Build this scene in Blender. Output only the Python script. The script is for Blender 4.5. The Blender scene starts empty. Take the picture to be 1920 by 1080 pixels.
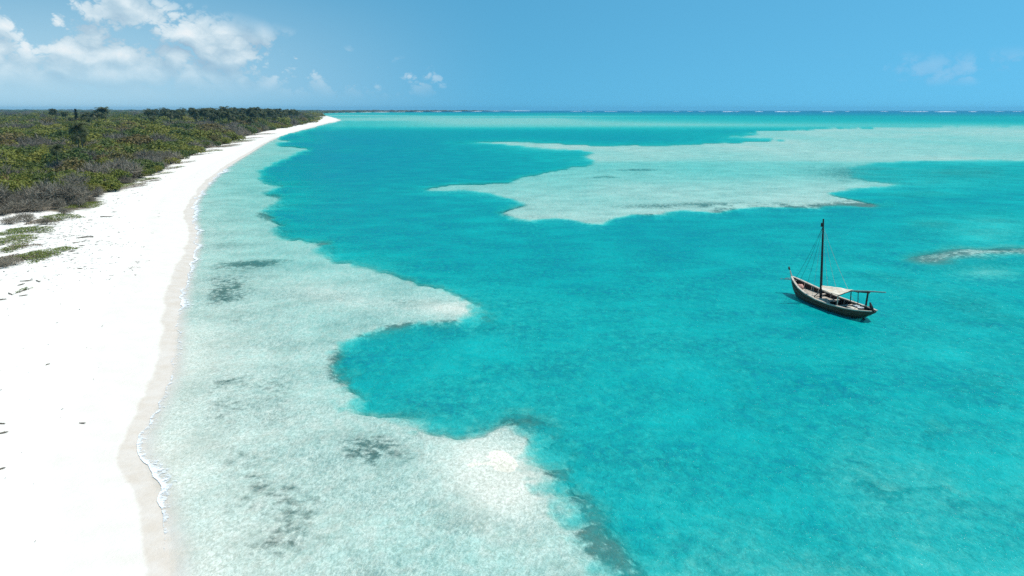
import bpy, bmesh, math, random
import numpy as np
from mathutils import Vector, Matrix

random.seed(7)
RNG = np.random.default_rng(7)
R = math.radians
scene = bpy.context.scene
COL = scene.collection

# ---------------------------------------------------------------- camera
H = 20.0                      # drone height above the water
F = 1280.0                    # focal length in pixels of the 1920 wide photograph
PITCH = math.atan2(540 - 204.9, F)
cam_d = bpy.data.cameras.new('camera')
cam_d.sensor_width = 36.0
cam_d.lens = 24.0
cam_d.clip_start = 0.1
cam_d.clip_end = 60000
cam = bpy.data.objects.new('camera', cam_d)
COL.objects.link(cam)
cam.location = (0, 0, H)
cam.rotation_euler = (math.pi / 2 - PITCH, 0, 0)
scene.camera = cam

# ---------------------------------------------------------------- light
SUN_EL, SUN_AZ = 66.0, 80.0           # azimuth clockwise from the view direction (+Y)
scene.view_settings.view_transform = 'Standard'
scene.view_settings.look = 'None'
scene.view_settings.exposure = 0.0
scene.view_settings.gamma = 1.0
scene.render.engine = 'CYCLES'
scene.cycles.max_bounces = 5
scene.cycles.diffuse_bounces = 1
scene.cycles.glossy_bounces = 2
scene.cycles.transparent_max_bounces = 12
scene.cycles.volume_bounces = 0
scene.cycles.use_denoising = False
scene.cycles.sample_clamp_direct = 2.2
scene.cycles.sample_clamp_indirect = 3.0
scene.cycles.caustics_reflective = False
scene.cycles.caustics_refractive = False

sun_d = bpy.data.lights.new('sun', 'SUN')
sun_d.energy = 4.2
sun_d.angle = R(0.53)
sun_d.color = (1.0, 0.965, 0.91)
sun = bpy.data.objects.new('sun', sun_d)
COL.objects.link(sun)
_sd = Vector((math.sin(R(SUN_AZ)) * math.cos(R(SUN_EL)), math.cos(R(SUN_AZ)) * math.cos(R(SUN_EL)), math.sin(R(SUN_EL))))
sun.rotation_euler = _sd.to_track_quat('Z', 'Y').to_euler()
sun.location = (60, 60, 120)


class NT:
    """small node-tree helper"""
    def __init__(self, tree):
        self.t = tree
        self.n = tree.nodes
        self.l = tree.links
        self.n.clear()

    def node(self, typ, **kw):
        nd = self.n.new(typ)
        for k, v in kw.items():
            setattr(nd, k, v)
        return nd

    def set(self, sock, v):
        if v is None:
            return
        if isinstance(v, bpy.types.NodeSocket):
            self.l.new(v, sock)
        else:
            if sock.type == 'RGBA' and not hasattr(v, '__len__'):
                v = (v, v, v, 1)
            if sock.type == 'RGBA' and len(v) == 3:
                v = (*v, 1)
            sock.default_value = v

    def m(self, op, a, b=None, c=None, clamp=False):
        nd = self.node('ShaderNodeMath', operation=op, use_clamp=clamp)
        for i, v in enumerate((a, b, c)):
            if v is not None:
                self.set(nd.inputs[i], v)
        return nd.outputs[0]

    def v(self, op, a, b=None, scale=None):
        nd = self.node('ShaderNodeVectorMath', operation=op)
        self.set(nd.inputs[0], a)
        if b is not None:
            self.set(nd.inputs[1], b)
        if scale is not None:
            self.set(nd.inputs[3], scale)
        return nd.outputs[0]

    def mix(self, f, a, b, blend='MIX'):
        nd = self.node('ShaderNodeMix', data_type='RGBA', blend_type=blend)
        nd.clamp_factor = True
        self.set(nd.inputs[0], f)
        self.set(nd.inputs[6], a)
        self.set(nd.inputs[7], b)
        return nd.outputs[2]

    def ss(self, x, a, b):
        nd = self.node('ShaderNodeMapRange', interpolation_type='SMOOTHSTEP', clamp=True)
        self.set(nd.inputs[0], x)
        nd.inputs[1].default_value = a
        nd.inputs[2].default_value = b
        return nd.outputs[0]

    def lin(self, x, a, b, c=0.0, d=1.0):
        nd = self.node('ShaderNodeMapRange', clamp=True)
        self.set(nd.inputs[0], x)
        for i, q in enumerate((a, b, c, d)):
            nd.inputs[1 + i].default_value = q
        return nd.outputs[0]

    def noise(self, vec, scale, detail=3.0, rough=0.55, dist=0.0, dims='3D'):
        nd = self.node('ShaderNodeTexNoise', noise_dimensions=dims)
        self.set(nd.inputs['Vector'], vec)
        nd.inputs['Scale'].default_value = scale
        nd.inputs['Detail'].default_value = detail
        nd.inputs['Roughness'].default_value = rough
        nd.inputs['Distortion'].default_value = dist
        return nd.outputs[0]

    def ramp(self, f, stops, interp='LINEAR'):
        nd = self.node('ShaderNodeValToRGB')
        cr = nd.color_ramp
        cr.interpolation = interp
        while len(cr.elements) < len(stops):
            cr.elements.new(0.5)
        for e, (p, c) in zip(cr.elements, stops):
            e.position = p
            e.color = (*c, 1) if len(c) == 3 else c
        self.set(nd.inputs[0], f)
        return nd.outputs[0]

    def attr(self, name):
        return self.node('ShaderNodeAttribute', attribute_name=name).outputs['Fac']

    def scaled(self, vec, s):
        nd = self.node('ShaderNodeMapping')
        self.set(nd.inputs[0], vec)
        nd.inputs['Scale'].default_value = s
        return nd.outputs[0]


# ---------------------------------------------------------------- sky
world = bpy.data.worlds.new('World')
scene.world = world
world.use_nodes = True
w = NT(world.node_tree)
tc = w.node('ShaderNodeTexCoord')
sep = w.node('ShaderNodeSeparateXYZ')
w.set(sep.inputs[0], tc.outputs['Generated'])
dx, dy, dz = sep.outputs
zc = w.m('MAXIMUM', dz, 0.0)
comb = w.node('ShaderNodeCombineXYZ')
w.set(comb.inputs[0], dx)
w.set(comb.inputs[1], dy)
w.set(comb.inputs[2], w.m('ADD', w.m('MULTIPLY', zc, 0.9), 0.30))
skyv = w.v('NORMALIZE', comb.outputs[0])
sky = w.node('ShaderNodeTexSky', sky_type='NISHITA', sun_disc=False)
sky.sun_elevation = R(SUN_EL)
sky.sun_rotation = R(SUN_AZ)
sky.altitude = 0
sky.air_density = 1.0
sky.dust_density = 0.2
sky.ozone_density = 2.0
w.set(sky.inputs[0], skyv)
skyc = w.mix(1.0, sky.outputs[0], (0.64, 1.56, 1.50), 'MULTIPLY')
# cloud coordinates: azimuth and elevation in degrees
az = w.m('MULTIPLY', w.m('ARCTAN2', dx, dy), 57.2958)
el = w.m('MULTIPLY', w.m('ARCSINE', zc), 57.2958)
cv = w.node('ShaderNodeCombineXYZ')
w.set(cv.inputs[0], w.m('MULTIPLY_ADD', az, 0.15, 5.3))
w.set(cv.inputs[1], w.m('MULTIPLY', el, 0.215))
cv.inputs[2].default_value = 3.7
# top of the cloud bank as a function of azimuth (-60..20 degrees), in units of 20 degrees
top = w.ramp(w.lin(az, -60, 20), [(0.0, (.75,) * 3), (0.26, (.64,) * 3), (0.36, (.50,) * 3), (0.45, (.335,) * 3), (0.52, (.265,) * 3), (0.58, (.20,) * 3),
                                  (0.63, (.155,) * 3), (0.69, (.125,) * 3), (0.72, (.0,) * 3)])
top = w.m('MULTIPLY', top, 20.0)
cov = w.m('DIVIDE', w.m('SUBTRACT', top, el), 4.2, clamp=False)
cov = w.m('MINIMUM', cov, 1.0)


def puff(vec, octaves=3):
    """rounded cauliflower heads: folded noise of several sizes over soft noise"""
    tot = w.m('MULTIPLY', w.noise(vec, 1.25, 2.0, 0.5, 0.0, '2D'), 0.62)
    s_, a_ = 3.1, 0.26
    for k in range(octaves):
        q = w.noise(w.v('ADD', vec, (3.1 * k, 1.7 * k, 0)), s_, 0.0, 0.5, 0.0, '2D')
        tot = w.m('ADD', tot, w.m('MULTIPLY', w.m('ABSOLUTE', w.m('MULTIPLY_ADD', q, 2.0, -1.0)), a_))
        s_, a_ = s_ * 2.1, a_ * 0.60
    return tot


n1 = puff(cv.outputs[0], 4)
n0 = puff(cv.outputs[0], 1)
n2 = puff(w.v('ADD', cv.outputs[0], (0.06, 0.19, 0.0)), 1)
nb = w.noise(cv.outputs[0], 1.05, 1.0, 0.5, 0.0, '2D')
field = w.m('ADD', n1, w.m('MULTIPLY', w.m('SUBTRACT', nb, 0.5), 0.55))
field = w.m('ADD', field, w.m('MULTIPLY', w.m('SUBTRACT', cov, 0.42), 0.24))
low = w.ss(el, 0.5, 4.4)
dens = w.m('MULTIPLY', w.ss(field, 0.40, 0.52), w.m('MULTIPLY', w.m('MULTIPLY', low, w.ss(az, -3.0, -7.0)), w.ss(cov, -0.30, 0.22)))
lit = w.m('ADD', w.m('MULTIPLY', w.m('SUBTRACT', n0, n2), 1.7), w.m('MULTIPLY_ADD', w.m('SUBTRACT', n1, n0), 1.1, 0.44), clamp=True)
cloudc = w.ramp(lit, [(0.0, (.30, .47, .64)), (0.45, (.52, .70, .82)), (0.8, (.80, .92, .98)), (1.0, (.95, 1.0, 1.02))])
# pale veil of moist air behind and under the bank
veil = w.m('MULTIPLY', w.m('MULTIPLY', w.ss(az, 2.0, -34.0), w.ss(el, 13.0, 0.5)), 0.80)
bg = w.mix(veil, skyc, w.v('SCALE', (0.50, 0.74, 0.87), scale=10.0))
# a few small far clouds over the open sea to the right
cov2 = w.m('MULTIPLY', w.m('MULTIPLY', w.ss(az, 22.0, 29.0), w.ss(el, 1.4, 2.2)), w.ss(el, 4.2, 2.8))
d2 = w.m('MULTIPLY', w.ss(w.m('ADD', n1, w.m('MULTIPLY', nb, 0.35)), 0.62, 0.80), w.m('MULTIPLY', cov2, 0.28))
out = w.mix(w.m('MULTIPLY', dens, 0.94), bg, w.v('SCALE', cloudc, scale=9.4))
out = w.mix(d2, out, w.v('SCALE', w.mix(lit, (.20, .47, .78), (.62, .78, .95)), scale=9.4))
bgn = w.node('ShaderNodeBackground')
w.set(bgn.inputs[0], out)
bgn.inputs[1].default_value = 0.10
wo = w.node('ShaderNodeOutputWorld')
w.l.new(bgn.outputs[0], wo.inputs[0])


# ---------------------------------------------------------------- helpers
def px(x, y, z=0.0):
    """ground point (X, Y) at height z seen at photograph pixel (x, y)"""
    u = (x - 960.0) / F
    v = (y - 540.0) / F
    fy = math.cos(PITCH) - v * math.sin(PITCH)
    fz = -math.sin(PITCH) - v * math.cos(PITCH)
    t = (z - H) / fz
    return (u * t, fy * t)


def pxs(pts, z=0.0):
    return np.array([px(x, y, z) for x, y in pts])


def topx(X, Y, Z):
    """photograph pixel of world points (numpy arrays)"""
    dz_ = Z - H
    d = Y * math.cos(PITCH) - dz_ * math.sin(PITCH)
    uv = Y * math.sin(PITCH) + dz_ * math.cos(PITCH)
    return 960 + F * X / d, 540 - F * uv / d


def smooth_line(P, n=4):
    """Catmull-Rom through points given in pixels"""
    P = np.asarray(P, float)
    Q = np.vstack([2 * P[0] - P[1], P, 2 * P[-1] - P[-2]])
    out = []
    for i in range(1, len(Q) - 2):
        for k in range(n):
            t = k / n
            a, b, c, d = Q[i - 1], Q[i], Q[i + 1], Q[i + 2]
            out.append(0.5 * ((2 * b) + (c - a) * t + (2 * a - 5 * b + 4 * c - d) * t * t + (3 * b - a - 3 * c + d) * t ** 3))
    out.append(P[-1])
    return np.array(out)


def sdpoly(X, Y, poly):
    """signed distance, positive inside"""
    X = np.asarray(X, np.float64)
    Y = np.asarray(Y, np.float64)
    d2 = np.full(X.shape, 1e18)
    inside = np.zeros(X.shape, bool)
    n = len(poly)
    for i in range(n):
        ax, ay = poly[i]
        bx, by = poly[(i + 1) % n]
        ex, ey = bx - ax, by - ay
        L = ex * ex + ey * ey
        if L < 1e-12:
            continue
        wx, wy = X - ax, Y - ay
        t = np.clip((wx * ex + wy * ey) / L, 0, 1)
        d2 = np.minimum(d2, (wx - ex * t) ** 2 + (wy - ey * t) ** 2)
        if abs(ey) > 1e-12:
            c = ((ay <= Y) & (by > Y)) | ((by <= Y) & (ay > Y))
            inside ^= c & (X < ax + (Y - ay) / ey * ex)
    d = np.sqrt(d2)
    return np.where(inside, d, -d)


def _hash(ix, iy, seed):
    h = (ix.astype(np.int64) * 374761393 + iy.astype(np.int64) * 668265263 + seed * 1442695041) & 0xFFFFFFFF
    h = ((h ^ (h >> 13)) * 1274126177) & 0xFFFFFFFF
    return ((h ^ (h >> 16)) & 0xFFFF) / 65535.0


def vnoise(X, Y, seed):
    ix, iy = np.floor(X), np.floor(Y)
    fx, fy = X - ix, Y - iy
    fx = fx * fx * fx * (fx * (fx * 6 - 15) + 10)
    fy = fy * fy * fy * (fy * (fy * 6 - 15) + 10)
    a, b = _hash(ix, iy, seed), _hash(ix + 1, iy, seed)
    c, d = _hash(ix, iy + 1, seed), _hash(ix + 1, iy + 1, seed)
    return (a * (1 - fx) + b * fx) * (1 - fy) + (c * (1 - fx) + d * fx) * fy


def fbm(X, Y, scale, oct_=4, seed=1, gain=0.5):
    """fractal noise about 0, range roughly -1..1; scale = size in metres"""
    X = X / scale
    Y = Y / scale
    s = np.zeros(np.shape(X))
    amp, tot = 1.0, 0.0
    for o in range(oct_):
        s += amp * (vnoise(X + 17.3 * o, Y - 9.1 * o, seed + o) * 2 - 1)
        tot += amp
        amp *= gain
        X, Y = X * 1.93 + Y * 0.31, Y * 1.93 - X * 0.31
    return s / tot


def sstep(x, a, b):
    t = np.clip((x - a) / (b - a), 0, 1)
    return t * t * (3 - 2 * t)


def material(name):
    m = bpy.data.materials.new(name)
    m.use_nodes = True
    return m, NT(m.node_tree)


def principled(nt, color, rough=0.8, spec=0.3, normal=None):
    b = nt.node('ShaderNodeBsdfPrincipled')
    nt.set(b.inputs['Base Color'], color)
    nt.set(b.inputs['Roughness'], rough)
    nt.set(b.inputs['Specular IOR Level'], spec)
    if normal is not None:
        nt.set(b.inputs['Normal'], normal)
    o = nt.node('ShaderNodeOutputMaterial')
    nt.l.new(b.outputs[0], o.inputs[0])
    return b


def bump(nt, height, strength=0.5, dist=0.1, normal=None):
    b = nt.node('ShaderNodeBump')
    b.inputs['Strength'].default_value = strength
    b.inputs['Distance'].default_value = dist
    nt.set(b.inputs['Height'], height)
    if normal is not None:
        nt.set(b.inputs['Normal'], normal)
    return b.outputs[0]


def tag(o, label=None, cat=None, group=None, kind=None):
    if label:
        o['label'] = label
    if cat:
        o['category'] = cat
    if group:
        o['group'] = group
    if kind:
        o['kind'] = kind
    return o


def mesh_obj(name, verts, faces, mat=None, parent=None, smooth=False, link=True):
    me = bpy.data.meshes.new(name)
    me.from_pydata([tuple(v) for v in verts], [], [tuple(f) for f in faces])
    me.update()
    if mat is not None:
        me.materials.append(mat)
    if smooth:
        me.polygons.foreach_set('use_smooth', [True] * len(me.polygons))
    o = bpy.data.objects.new(name, me)
    if link:
        COL.objects.link(o)
    if parent is not None:
        o.parent = parent
    return o


def empty(name, loc=(0, 0, 0), rz=0.0):
    e = bpy.data.objects.new(name, None)
    e.empty_display_size = 0.5
    e.location = loc
    e.rotation_euler = (0, 0, rz)
    COL.objects.link(e)
    return e


def grid_mesh(name, X, Y, Z, attrs, mat, skip=None):
    nr, nc = X.shape
    me = bpy.data.meshes.new(name)
    co = np.stack([X, Y, Z], -1).reshape(-1, 3).astype(np.float32)
    idx = np.arange(nr * nc).reshape(nr, nc)
    q = np.stack([idx[:-1, :-1], idx[:-1, 1:], idx[1:, 1:], idx[1:, :-1]], -1).reshape(-1, 4)
    if skip is not None:
        q = q[~skip.ravel()[q].all(1)]
    me.vertices.add(len(co))
    me.vertices.foreach_set('co', co.ravel())
    me.loops.add(q.size)
    me.loops.foreach_set('vertex_index', q.ravel().astype(np.int32))
    me.polygons.add(len(q))
    me.polygons.foreach_set('loop_start', (np.arange(len(q)) * 4).astype(np.int32))
    me.update()
    me.polygons.foreach_set('use_smooth', np.ones(len(q), bool))
    for k, a in attrs.items():
        at = me.attributes.new(k, 'FLOAT', 'POINT')
        at.data.foreach_set('value', np.ascontiguousarray(a, np.float32).ravel())
    me.materials.append(mat)
    me.validate()
    o = bpy.data.objects.new(name, me)
    COL.objects.link(o)
    return o


# ---------------------------------------------------------------- the lie of the land, read off the photograph
shore_px = [(250, 2600), (285, 1700), (305, 1300), (314, 1130), (318, 1060), (306, 985), (296, 930), (275, 885), (262, 850), (266, 815), (285, 775), (312, 720), (322, 690),
            (326, 655), (330, 620), (333, 590), (341, 560), (348, 530), (356, 500), (366, 470), (370, 448), (366, 425), (362, 400), (372, 372),
            (392, 345), (412, 325), (440, 305), (470, 287), (500, 268), (530, 255), (560, 246), (590, 238), (615, 231), (638, 226.3),
            (632, 222.5), (618, 218.5), (604, 215.5), (603, 213.4), (618, 211.9), (660, 210.9), (740, 210.1), (830, 209.3), (920, 208.6)]
shore_w = pxs(smooth_line(shore_px, 4))
LAND = np.vstack([shore_w, [[300, 9500], [-26000, 9500], [-26000, -300], [-60, -300]]])

shelf_px = [(1260, 1700), (1150, 1250), (1122, 1120), (1105, 1050), (1078, 1015), (1070, 985), (1066, 955), (1050, 922), (1030, 888), (1010, 858), (1000, 835), (993, 808), (975, 793),
            (940, 795), (905, 803), (870, 812), (835, 816), (795, 812), (765, 796), (725, 780), (690, 765), (655, 735), (634, 712), (625, 690), (632, 660), (652, 638),
            (690, 624), (745, 607), (790, 602), (830, 600), (875, 598), (897, 588), (903, 575), (888, 561), (862, 552), (835, 541), (790, 532), (750, 520), (715, 509),
            (690, 500), (650, 491), (615, 488), (602, 470), (596, 457), (575, 449), (545, 446), (524, 440), (516, 430), (524, 420), (505, 411), (486, 401), (500, 391),
            (520, 380), (527, 371), (492, 361), (527, 350), (502, 340), (486, 326), (506, 313), (535, 300), (552, 289), (582, 278), (556, 275), (520, 271), (542, 264),
            (522, 258), (546, 251), (575, 243.5), (605, 236), (640, 227)]
shelf_w = pxs(smooth_line(shelf_px, 3))
SHELF = np.vstack([shelf_w, [[-700, 1400], [-700, 0], [-60, -300], [60, -300]]])

bank_px = [(800, 353), (830, 347), (870, 344.5), (930, 342), (965, 339), (990, 331), (1000, 325), (1045, 320), (1070, 314), (1100, 307), (1074, 302), (1076, 296), (1105, 290), (1120, 286),
           (1062, 281.5), (1012, 279), (985, 274), (930, 268.5), (900, 267), (960, 265), (1030, 268), (1110, 272), (1190, 272), (1270, 271), (1340, 267), (1430, 261.5), (1380, 257), (1400, 250),
           (1450, 244), (1560, 240), (1700, 238), (1920, 236), (2300, 234), (3200, 232), (3200, 296), (2300, 298), (1920, 301), (1800, 303), (1700, 306), (1640, 312), (1590, 322), (1610, 334),
           (1680, 342), (1690, 350), (1640, 356), (1600, 364), (1625, 371), (1652, 380), (1640, 388), (1590, 387), (1530, 390), (1450, 389), (1360, 393), (1345, 399), (1290, 398), (1250, 405),
           (1190, 404), (1150, 412), (1120, 419), (1090, 416), (1050, 413), (1000, 415), (962, 411), (945, 404), (950, 393), (985, 384), (965, 377), (940, 371), (915, 363), (880, 358), (830, 357)]
BANK = pxs(smooth_line(bank_px + [bank_px[0]], 3)[:-1])
reef_px = [(1703, 483), (1716, 475), (1750, 470), (1775, 462), (1800, 460), (1850, 462), (1900, 461), (1960, 464), (2050, 470), (2050, 482), (1960, 481), (1900, 478), (1850, 484), (1820, 482), (1790, 486), (1770, 492), (1735, 493), (1710, 489)]
REEF = pxs(smooth_line(reef_px + [reef_px[0]], 3)[:-1])

scrub_px = [(-500, 432), (-250, 420), (-80, 412), (0, 408), (60, 400), (130, 397), (182, 386), (205, 362), (245, 344), (292, 327), (325, 308), (360, 288), (398, 276), (440, 263), (480, 251), (512, 243.5),
            (548, 237.5), (575, 231.5), (590, 226), (592, 220), (596, 215.5), (600, 212.6), (620, 211.3), (680, 210.2), (760, 209.5), (900, 208.4)]
scrub_w = pxs(smooth_line(scrub_px, 3), 1.3)
SCRUB = np.vstack([scrub_w, [[300, 9300], [-25000, 9300], [-25000, scrub_w[0][1]]]])


def land_height(X, Y, s):
    """height of the dry ground; s = metres inland of the water's edge"""
    z = np.interp(s, [0, 2.5, 6, 14, 24, 60, 400, 1500, 4000, 9000], [0, 0.22, 0.62, 1.1, 1.35, 2.0, 3.0, 5.0, 11.0, 17.0])
    dune = sstep(s, 9, 22)
    z = z + dune * (0.35 * fbm(X, Y, 9.0, 3, 31) + 0.6 * fbm(X, Y, 55.0, 2, 33) * sstep(s, 20, 60))
    far = sstep(s, 300, 2500)
    return z + far * 5.0 * fbm(X, Y, 900.0, 3, 35)


def blob(PX, PY, x, y, rx, ry, rot=0.0):
    """soft ellipse given by photograph pixels of the surface points"""
    c, s_ = math.cos(R(rot)), math.sin(R(rot))
    u = ((PX - x) * c + (PY - y) * s_) / rx
    v = (-(PX - x) * s_ + (PY - y) * c) / ry
    return np.exp(-(u * u + v * v))


def sea_fields(X, Y):
    """depth in metres and the cover of weed / coral of the sea bed at surface points"""
    s = sdpoly(X, Y, LAND)                      # + on land
    off = -s                                    # metres offshore
    PX, PY = topx(X, Y, np.zeros_like(X))
    n_l = fbm(X, Y, 22.0, 4, 3)
    n_m = fbm(X, Y, 7.0, 4, 11)
    n_s = fbm(X, Y, 2.2, 4, 21, 0.6)
    n_x = fbm(X, Y * 0.45, 90.0, 4, 41)
    # general depth
    base = np.interp(PY, [206, 208.0, 210.0, 212, 216, 222, 236, 246, 262, 330, 420, 520, 700, 900, 1080, 1500],
                     [60, 40, 14, 5.0, 2.6, 1.7, 1.9, 5.4, 6.2, 5.5, 4.7, 4.2, 3.8, 3.5, 3.1, 2.8])
    left = sstep(PX, 900, 620)
    base = base + left * np.interp(PY, [205, 212, 218, 230, 300, 420, 480], [-20, -3.0, 0.5, 1.2, 1.1, 0.5, 0])
    right = sstep(PX, 1000, 1500)
    base = base + right * np.interp(PY, [207, 212, 218, 228, 234, 240], [10, 5.5, 2.6, 0.8, 0.2, 0.0])
    far_band = np.interp(PY, [209, 213, 228, 240, 250], [0, 1, 1, 0.5, 0])
    base = base - far_band * 0.3 + far_band * 2.6 * fbm(X * 0.35, Y, 420.0, 4, 55)
    base = base + 1.0 * n_x * sstep(PY, 230, 330) + 1.15 * n_l * sstep(PY, 330, 480) + 1.2 * n_m * sstep(PY, 520, 700) + 0.9 * n_s * sstep(PY, 640, 860)
    base = base + 0.9 * sstep(PX, 1000, 650) * sstep(PY, 560, 640) - 0.4 * sstep(PX, 1200, 1900) * sstep(PY, 500, 800)
    # right hand middle ground: broad half-shallow flats
    flats = blob(PX, PY, 1800, 330, 260, 26) * 0.9 + blob(PX, PY, 1850, 425, 140, 34) * 1.0 + blob(PX, PY, 1860, 505, 90, 16) * 1.1 + blob(PX, PY, 1230, 1080, 170, 70) * .55
    flats = flats + blob(PX, PY, 1100, 1010, 60, 50) * .5 + blob(PX, PY, 760, 785, 70, 20) * 1.1 + blob(PX, PY, 1500, 1090, 300, 60) * .25
    flats = flats + blob(PX, PY, 700, 223, 190, 3.2) * 1.1 + blob(PX, PY, 900, 224, 160, 3.0) * .8 + blob(PX, PY, 905, 268, 60, 3) * 1.0
    base = np.maximum(base - flats * (2.8 + 1.0 * n_m), 0.8)
    D = base
    # shallow shelf beside the beach
    sd1 = sdpoly(X, Y, SHELF) + 0.8
    e = 0.7 + 0.010 * Y
    w1 = sstep(sd1 + 1.6 * n_m + 1.3 * n_s + 0.8 * e * n_l + 0.6 * fbm(X, Y, 0.7, 3, 23), -0.9 - 0.3 * e, 0.9 + 0.5 * e)
    d_shelf = 0.08 + 0.022 * np.minimum(off, 12) + 0.07 * n_m + 0.08 * n_l
    d_shelf = d_shelf + 0.25 * sstep(PY, 700, 420) + 0.28 * sstep(PY, 430, 300)
    bright = blob(PX, PY, 600, 548, 120, 26, 8) * .55 + blob(PX, PY, 850, 578, 90, 16, 4) * .6 + blob(PX, PY, 930, 900, 130, 90, 30) * .6 + blob(PX, PY, 540, 285, 60, 6, -8) * .3
    d_shelf = np.maximum(d_shelf - bright * 0.5, 0.06)
    gr1 = np.clip(0.30 + 0.9 * fbm(X, Y, 16.0, 2, 47), 0, 0.9) * np.exp(-np.maximum(-sd1, 0) / (1.5 + 0.045 * Y))
    D = D * (1 - gr1) + 1.3 * gr1
    D = D * (1 - w1) + d_shelf * w1
    # the big sand bank
    sd2 = sdpoly(X, Y, BANK)
    wa = 0.012 * Y
    n_r = fbm(X, Y * 0.8, 45.0, 5, 45, 0.6)
    w2 = sstep(sd2 + wa * (3.6 * n_r + 1.8 * n_l + 1.2 * n_m), -0.7 * wa, 1.0 * wa)
    gr2 = np.clip(0.50 + 0.9 * fbm(X, Y, 70.0, 2, 49), 0, 0.9) * np.exp(-np.maximum(-sd2, 0) / (0.07 * Y)) * sstep(PY, 390, 345)
    D = D * (1 - gr2) + 1.5 * gr2
    d_bank = np.interp(PY, [234, 245, 270, 300, 305, 345, 385, 420], [0.95, 0.52, 0.62, 0.55, 0.95, 0.66, 0.36, 0.28]) + 0.38 * n_x + 0.20 * n_r + 0.10 * n_l
    D = D * (1 - w2) + np.maximum(d_bank, 0.14) * w2
    sd3 = sdpoly(X, Y, REEF)
    w3 = sstep(sd3 + 1.6 * n_m + 1.0 * n_l, -2.0, 2.5)
    D = D * (1 - w3) + 0.42 * w3
    # towards the beach
    D = D * sstep(off, -0.2, 1.6) + np.maximum(0.06 * off, 0.0) * (1 - sstep(off, -0.2, 1.6))
    D = np.where(off <= 0, 0.0, np.maximum(D, 0.015))
    # weed and coral -------------------------------------------------
    rag = np.clip(0.50 + 1.3 * n_m + 1.3 * n_s, 0, 1.3)
    rim1 = np.exp(-((sd1 + 0.8) / (1.3 + 0.007 * Y)) ** 2)
    z1 = (blob(PX, PY, 988, 815, 44, 40) * 1.5 + blob(PX, PY, 935, 800, 40, 10) * 1.1 + blob(PX, PY, 1040, 890, 36, 55) * 1.2 + blob(PX, PY, 1085, 985, 36, 60) * .75 + blob(PX, PY, 1080, 1040, 70, 26) * .5 + blob(PX, PY, 700, 620, 110, 16) * 1.2
          + blob(PX, PY, 630, 690, 30, 60) * .8 + blob(PX, PY, 890, 590, 50, 16) * 1.1 + blob(PX, PY, 620, 470, 60, 20) * .5 + blob(PX, PY, 520, 400, 60, 60) * .5 + blob(PX, PY, 880, 560, 30, 10) * .5 + 0.34)
    W = rim1 * np.clip(z1, 0, 1.2) * rag * 1.15
    rim2 = np.exp(-((sd2 + 3.0 * wa * n_r - 0.3 * wa) / (1.5 * wa)) ** 2)
    z2 = blob(PX, PY, 1450, 385, 260, 14) * 1.1 + blob(PX, PY, 1100, 416, 180, 8) * .45 + blob(PX, PY, 960, 390, 40, 24) * .8 + blob(PX, PY, 950, 352, 60, 8) * .6 + blob(PX, PY, 1220, 402, 80, 6) * .7 + 0.05
    W = np.maximum(W, rim2 * np.clip(z2, 0, 1.1) * rag)
    rb = sstep(fbm(X * 0.6, Y, 9.0, 5, 71, 0.65) + 0.25 * n_s, -0.20, 0.30)
    W = np.maximum(W, (blob(PX, PY, 1440, 385, 250, 6) * 1.0 + blob(PX, PY, 1630, 376, 50, 12) * .8) * (0.10 + .95 * rb))
    W = np.maximum(W, sstep(sd3 + 1.2 * n_m, -3.5, 0.5) * (0.30 + 0.30 * rb + 0.35 * np.exp(-(sd3 / 2.0) ** 2)))
    st = sstep(fbm(X * .5, Y, 14.0, 4, 77), -0.05, 0.35)          # streaky patches
    W = np.maximum(W, st * np.clip(0.55 + 1.6 * n_m + 0.8 * n_s, 0, 1) * np.clip(blob(PX, PY, 1190, 322, 60, 6) * 1.5 + blob(PX, PY, 1110, 332, 50, 5) + blob(PX, PY, 1260, 395, 60, 4) + blob(PX, PY, 1560, 318, 70, 8) * 1.4
                                    + blob(PX, PY, 1640, 335, 60, 6) * 1.3, 0, 1))
    st2 = sstep(n_x + 0.8 * fbm(X, Y, 25.0, 3, 79), -0.25, 0.5)
    W = np.maximum(W, (0.40 + 0.60 * st2) * 0.95 * np.clip(blob(PX, PY, 1760, 322, 220, 16) + blob(PX, PY, 1720, 368, 110, 10) * 1.3 + blob(PX, PY, 1740, 420, 60, 14) + blob(PX, PY, 1880, 390, 60, 6), 0, 1))
    # seagrass on the shelf
    g = sstep(0.45 * n_l + 0.8 * n_m + 0.8 * n_s, -0.35, 0.65)
    gz = (blob(PX, PY, 425, 540, 55, 34) * 1.7 + blob(PX, PY, 480, 493, 70, 7, -4) * 1.8 + blob(PX, PY, 720, 845, 75, 26, 8) * 1.6 + blob(PX, PY, 500, 900, 190, 150) * .72 + blob(PX, PY, 440, 720, 130, 60) * .62
          + blob(PX, PY, 760, 565, 40, 10) * .9 + blob(PX, PY, 430, 460, 60, 22) * .6 + blob(PX, PY, 450, 395, 50, 30) * .5 + blob(PX, PY, 560, 1010, 160, 60) * .5 + blob(PX, PY, 430, 600, 70, 18) * .6)
    W = np.maximum(W, np.clip(gz, 0, 1.7) * (0.62 + 0.38 * g) * (0.8 + 0.4 * sstep(n_s, -0.4, 0.4)) * 0.40 * w1 * sstep(off, 0.8, 3.5))
    # coral heads dotted over the deeper floor
    cell = fbm(X, Y, 3.4, 3, 91)
    deepz = (1 - w1) * (1 - w2)
    W = np.maximum(W, sstep(cell + 0.30 * n_l + 0.3 * n_s, 0.22, 0.62) * 0.62 * deepz * sstep(PY, 540, 760))
    W = np.maximum(W, sstep(fbm(X, Y * .6, 14.0, 3, 95) + .2 * n_m, 0.28, 0.75) * 0.6 * deepz * sstep(PY, 380, 470))
    W = np.clip(W, 0, 1) * sstep(off, 0.2, 1.2)
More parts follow.
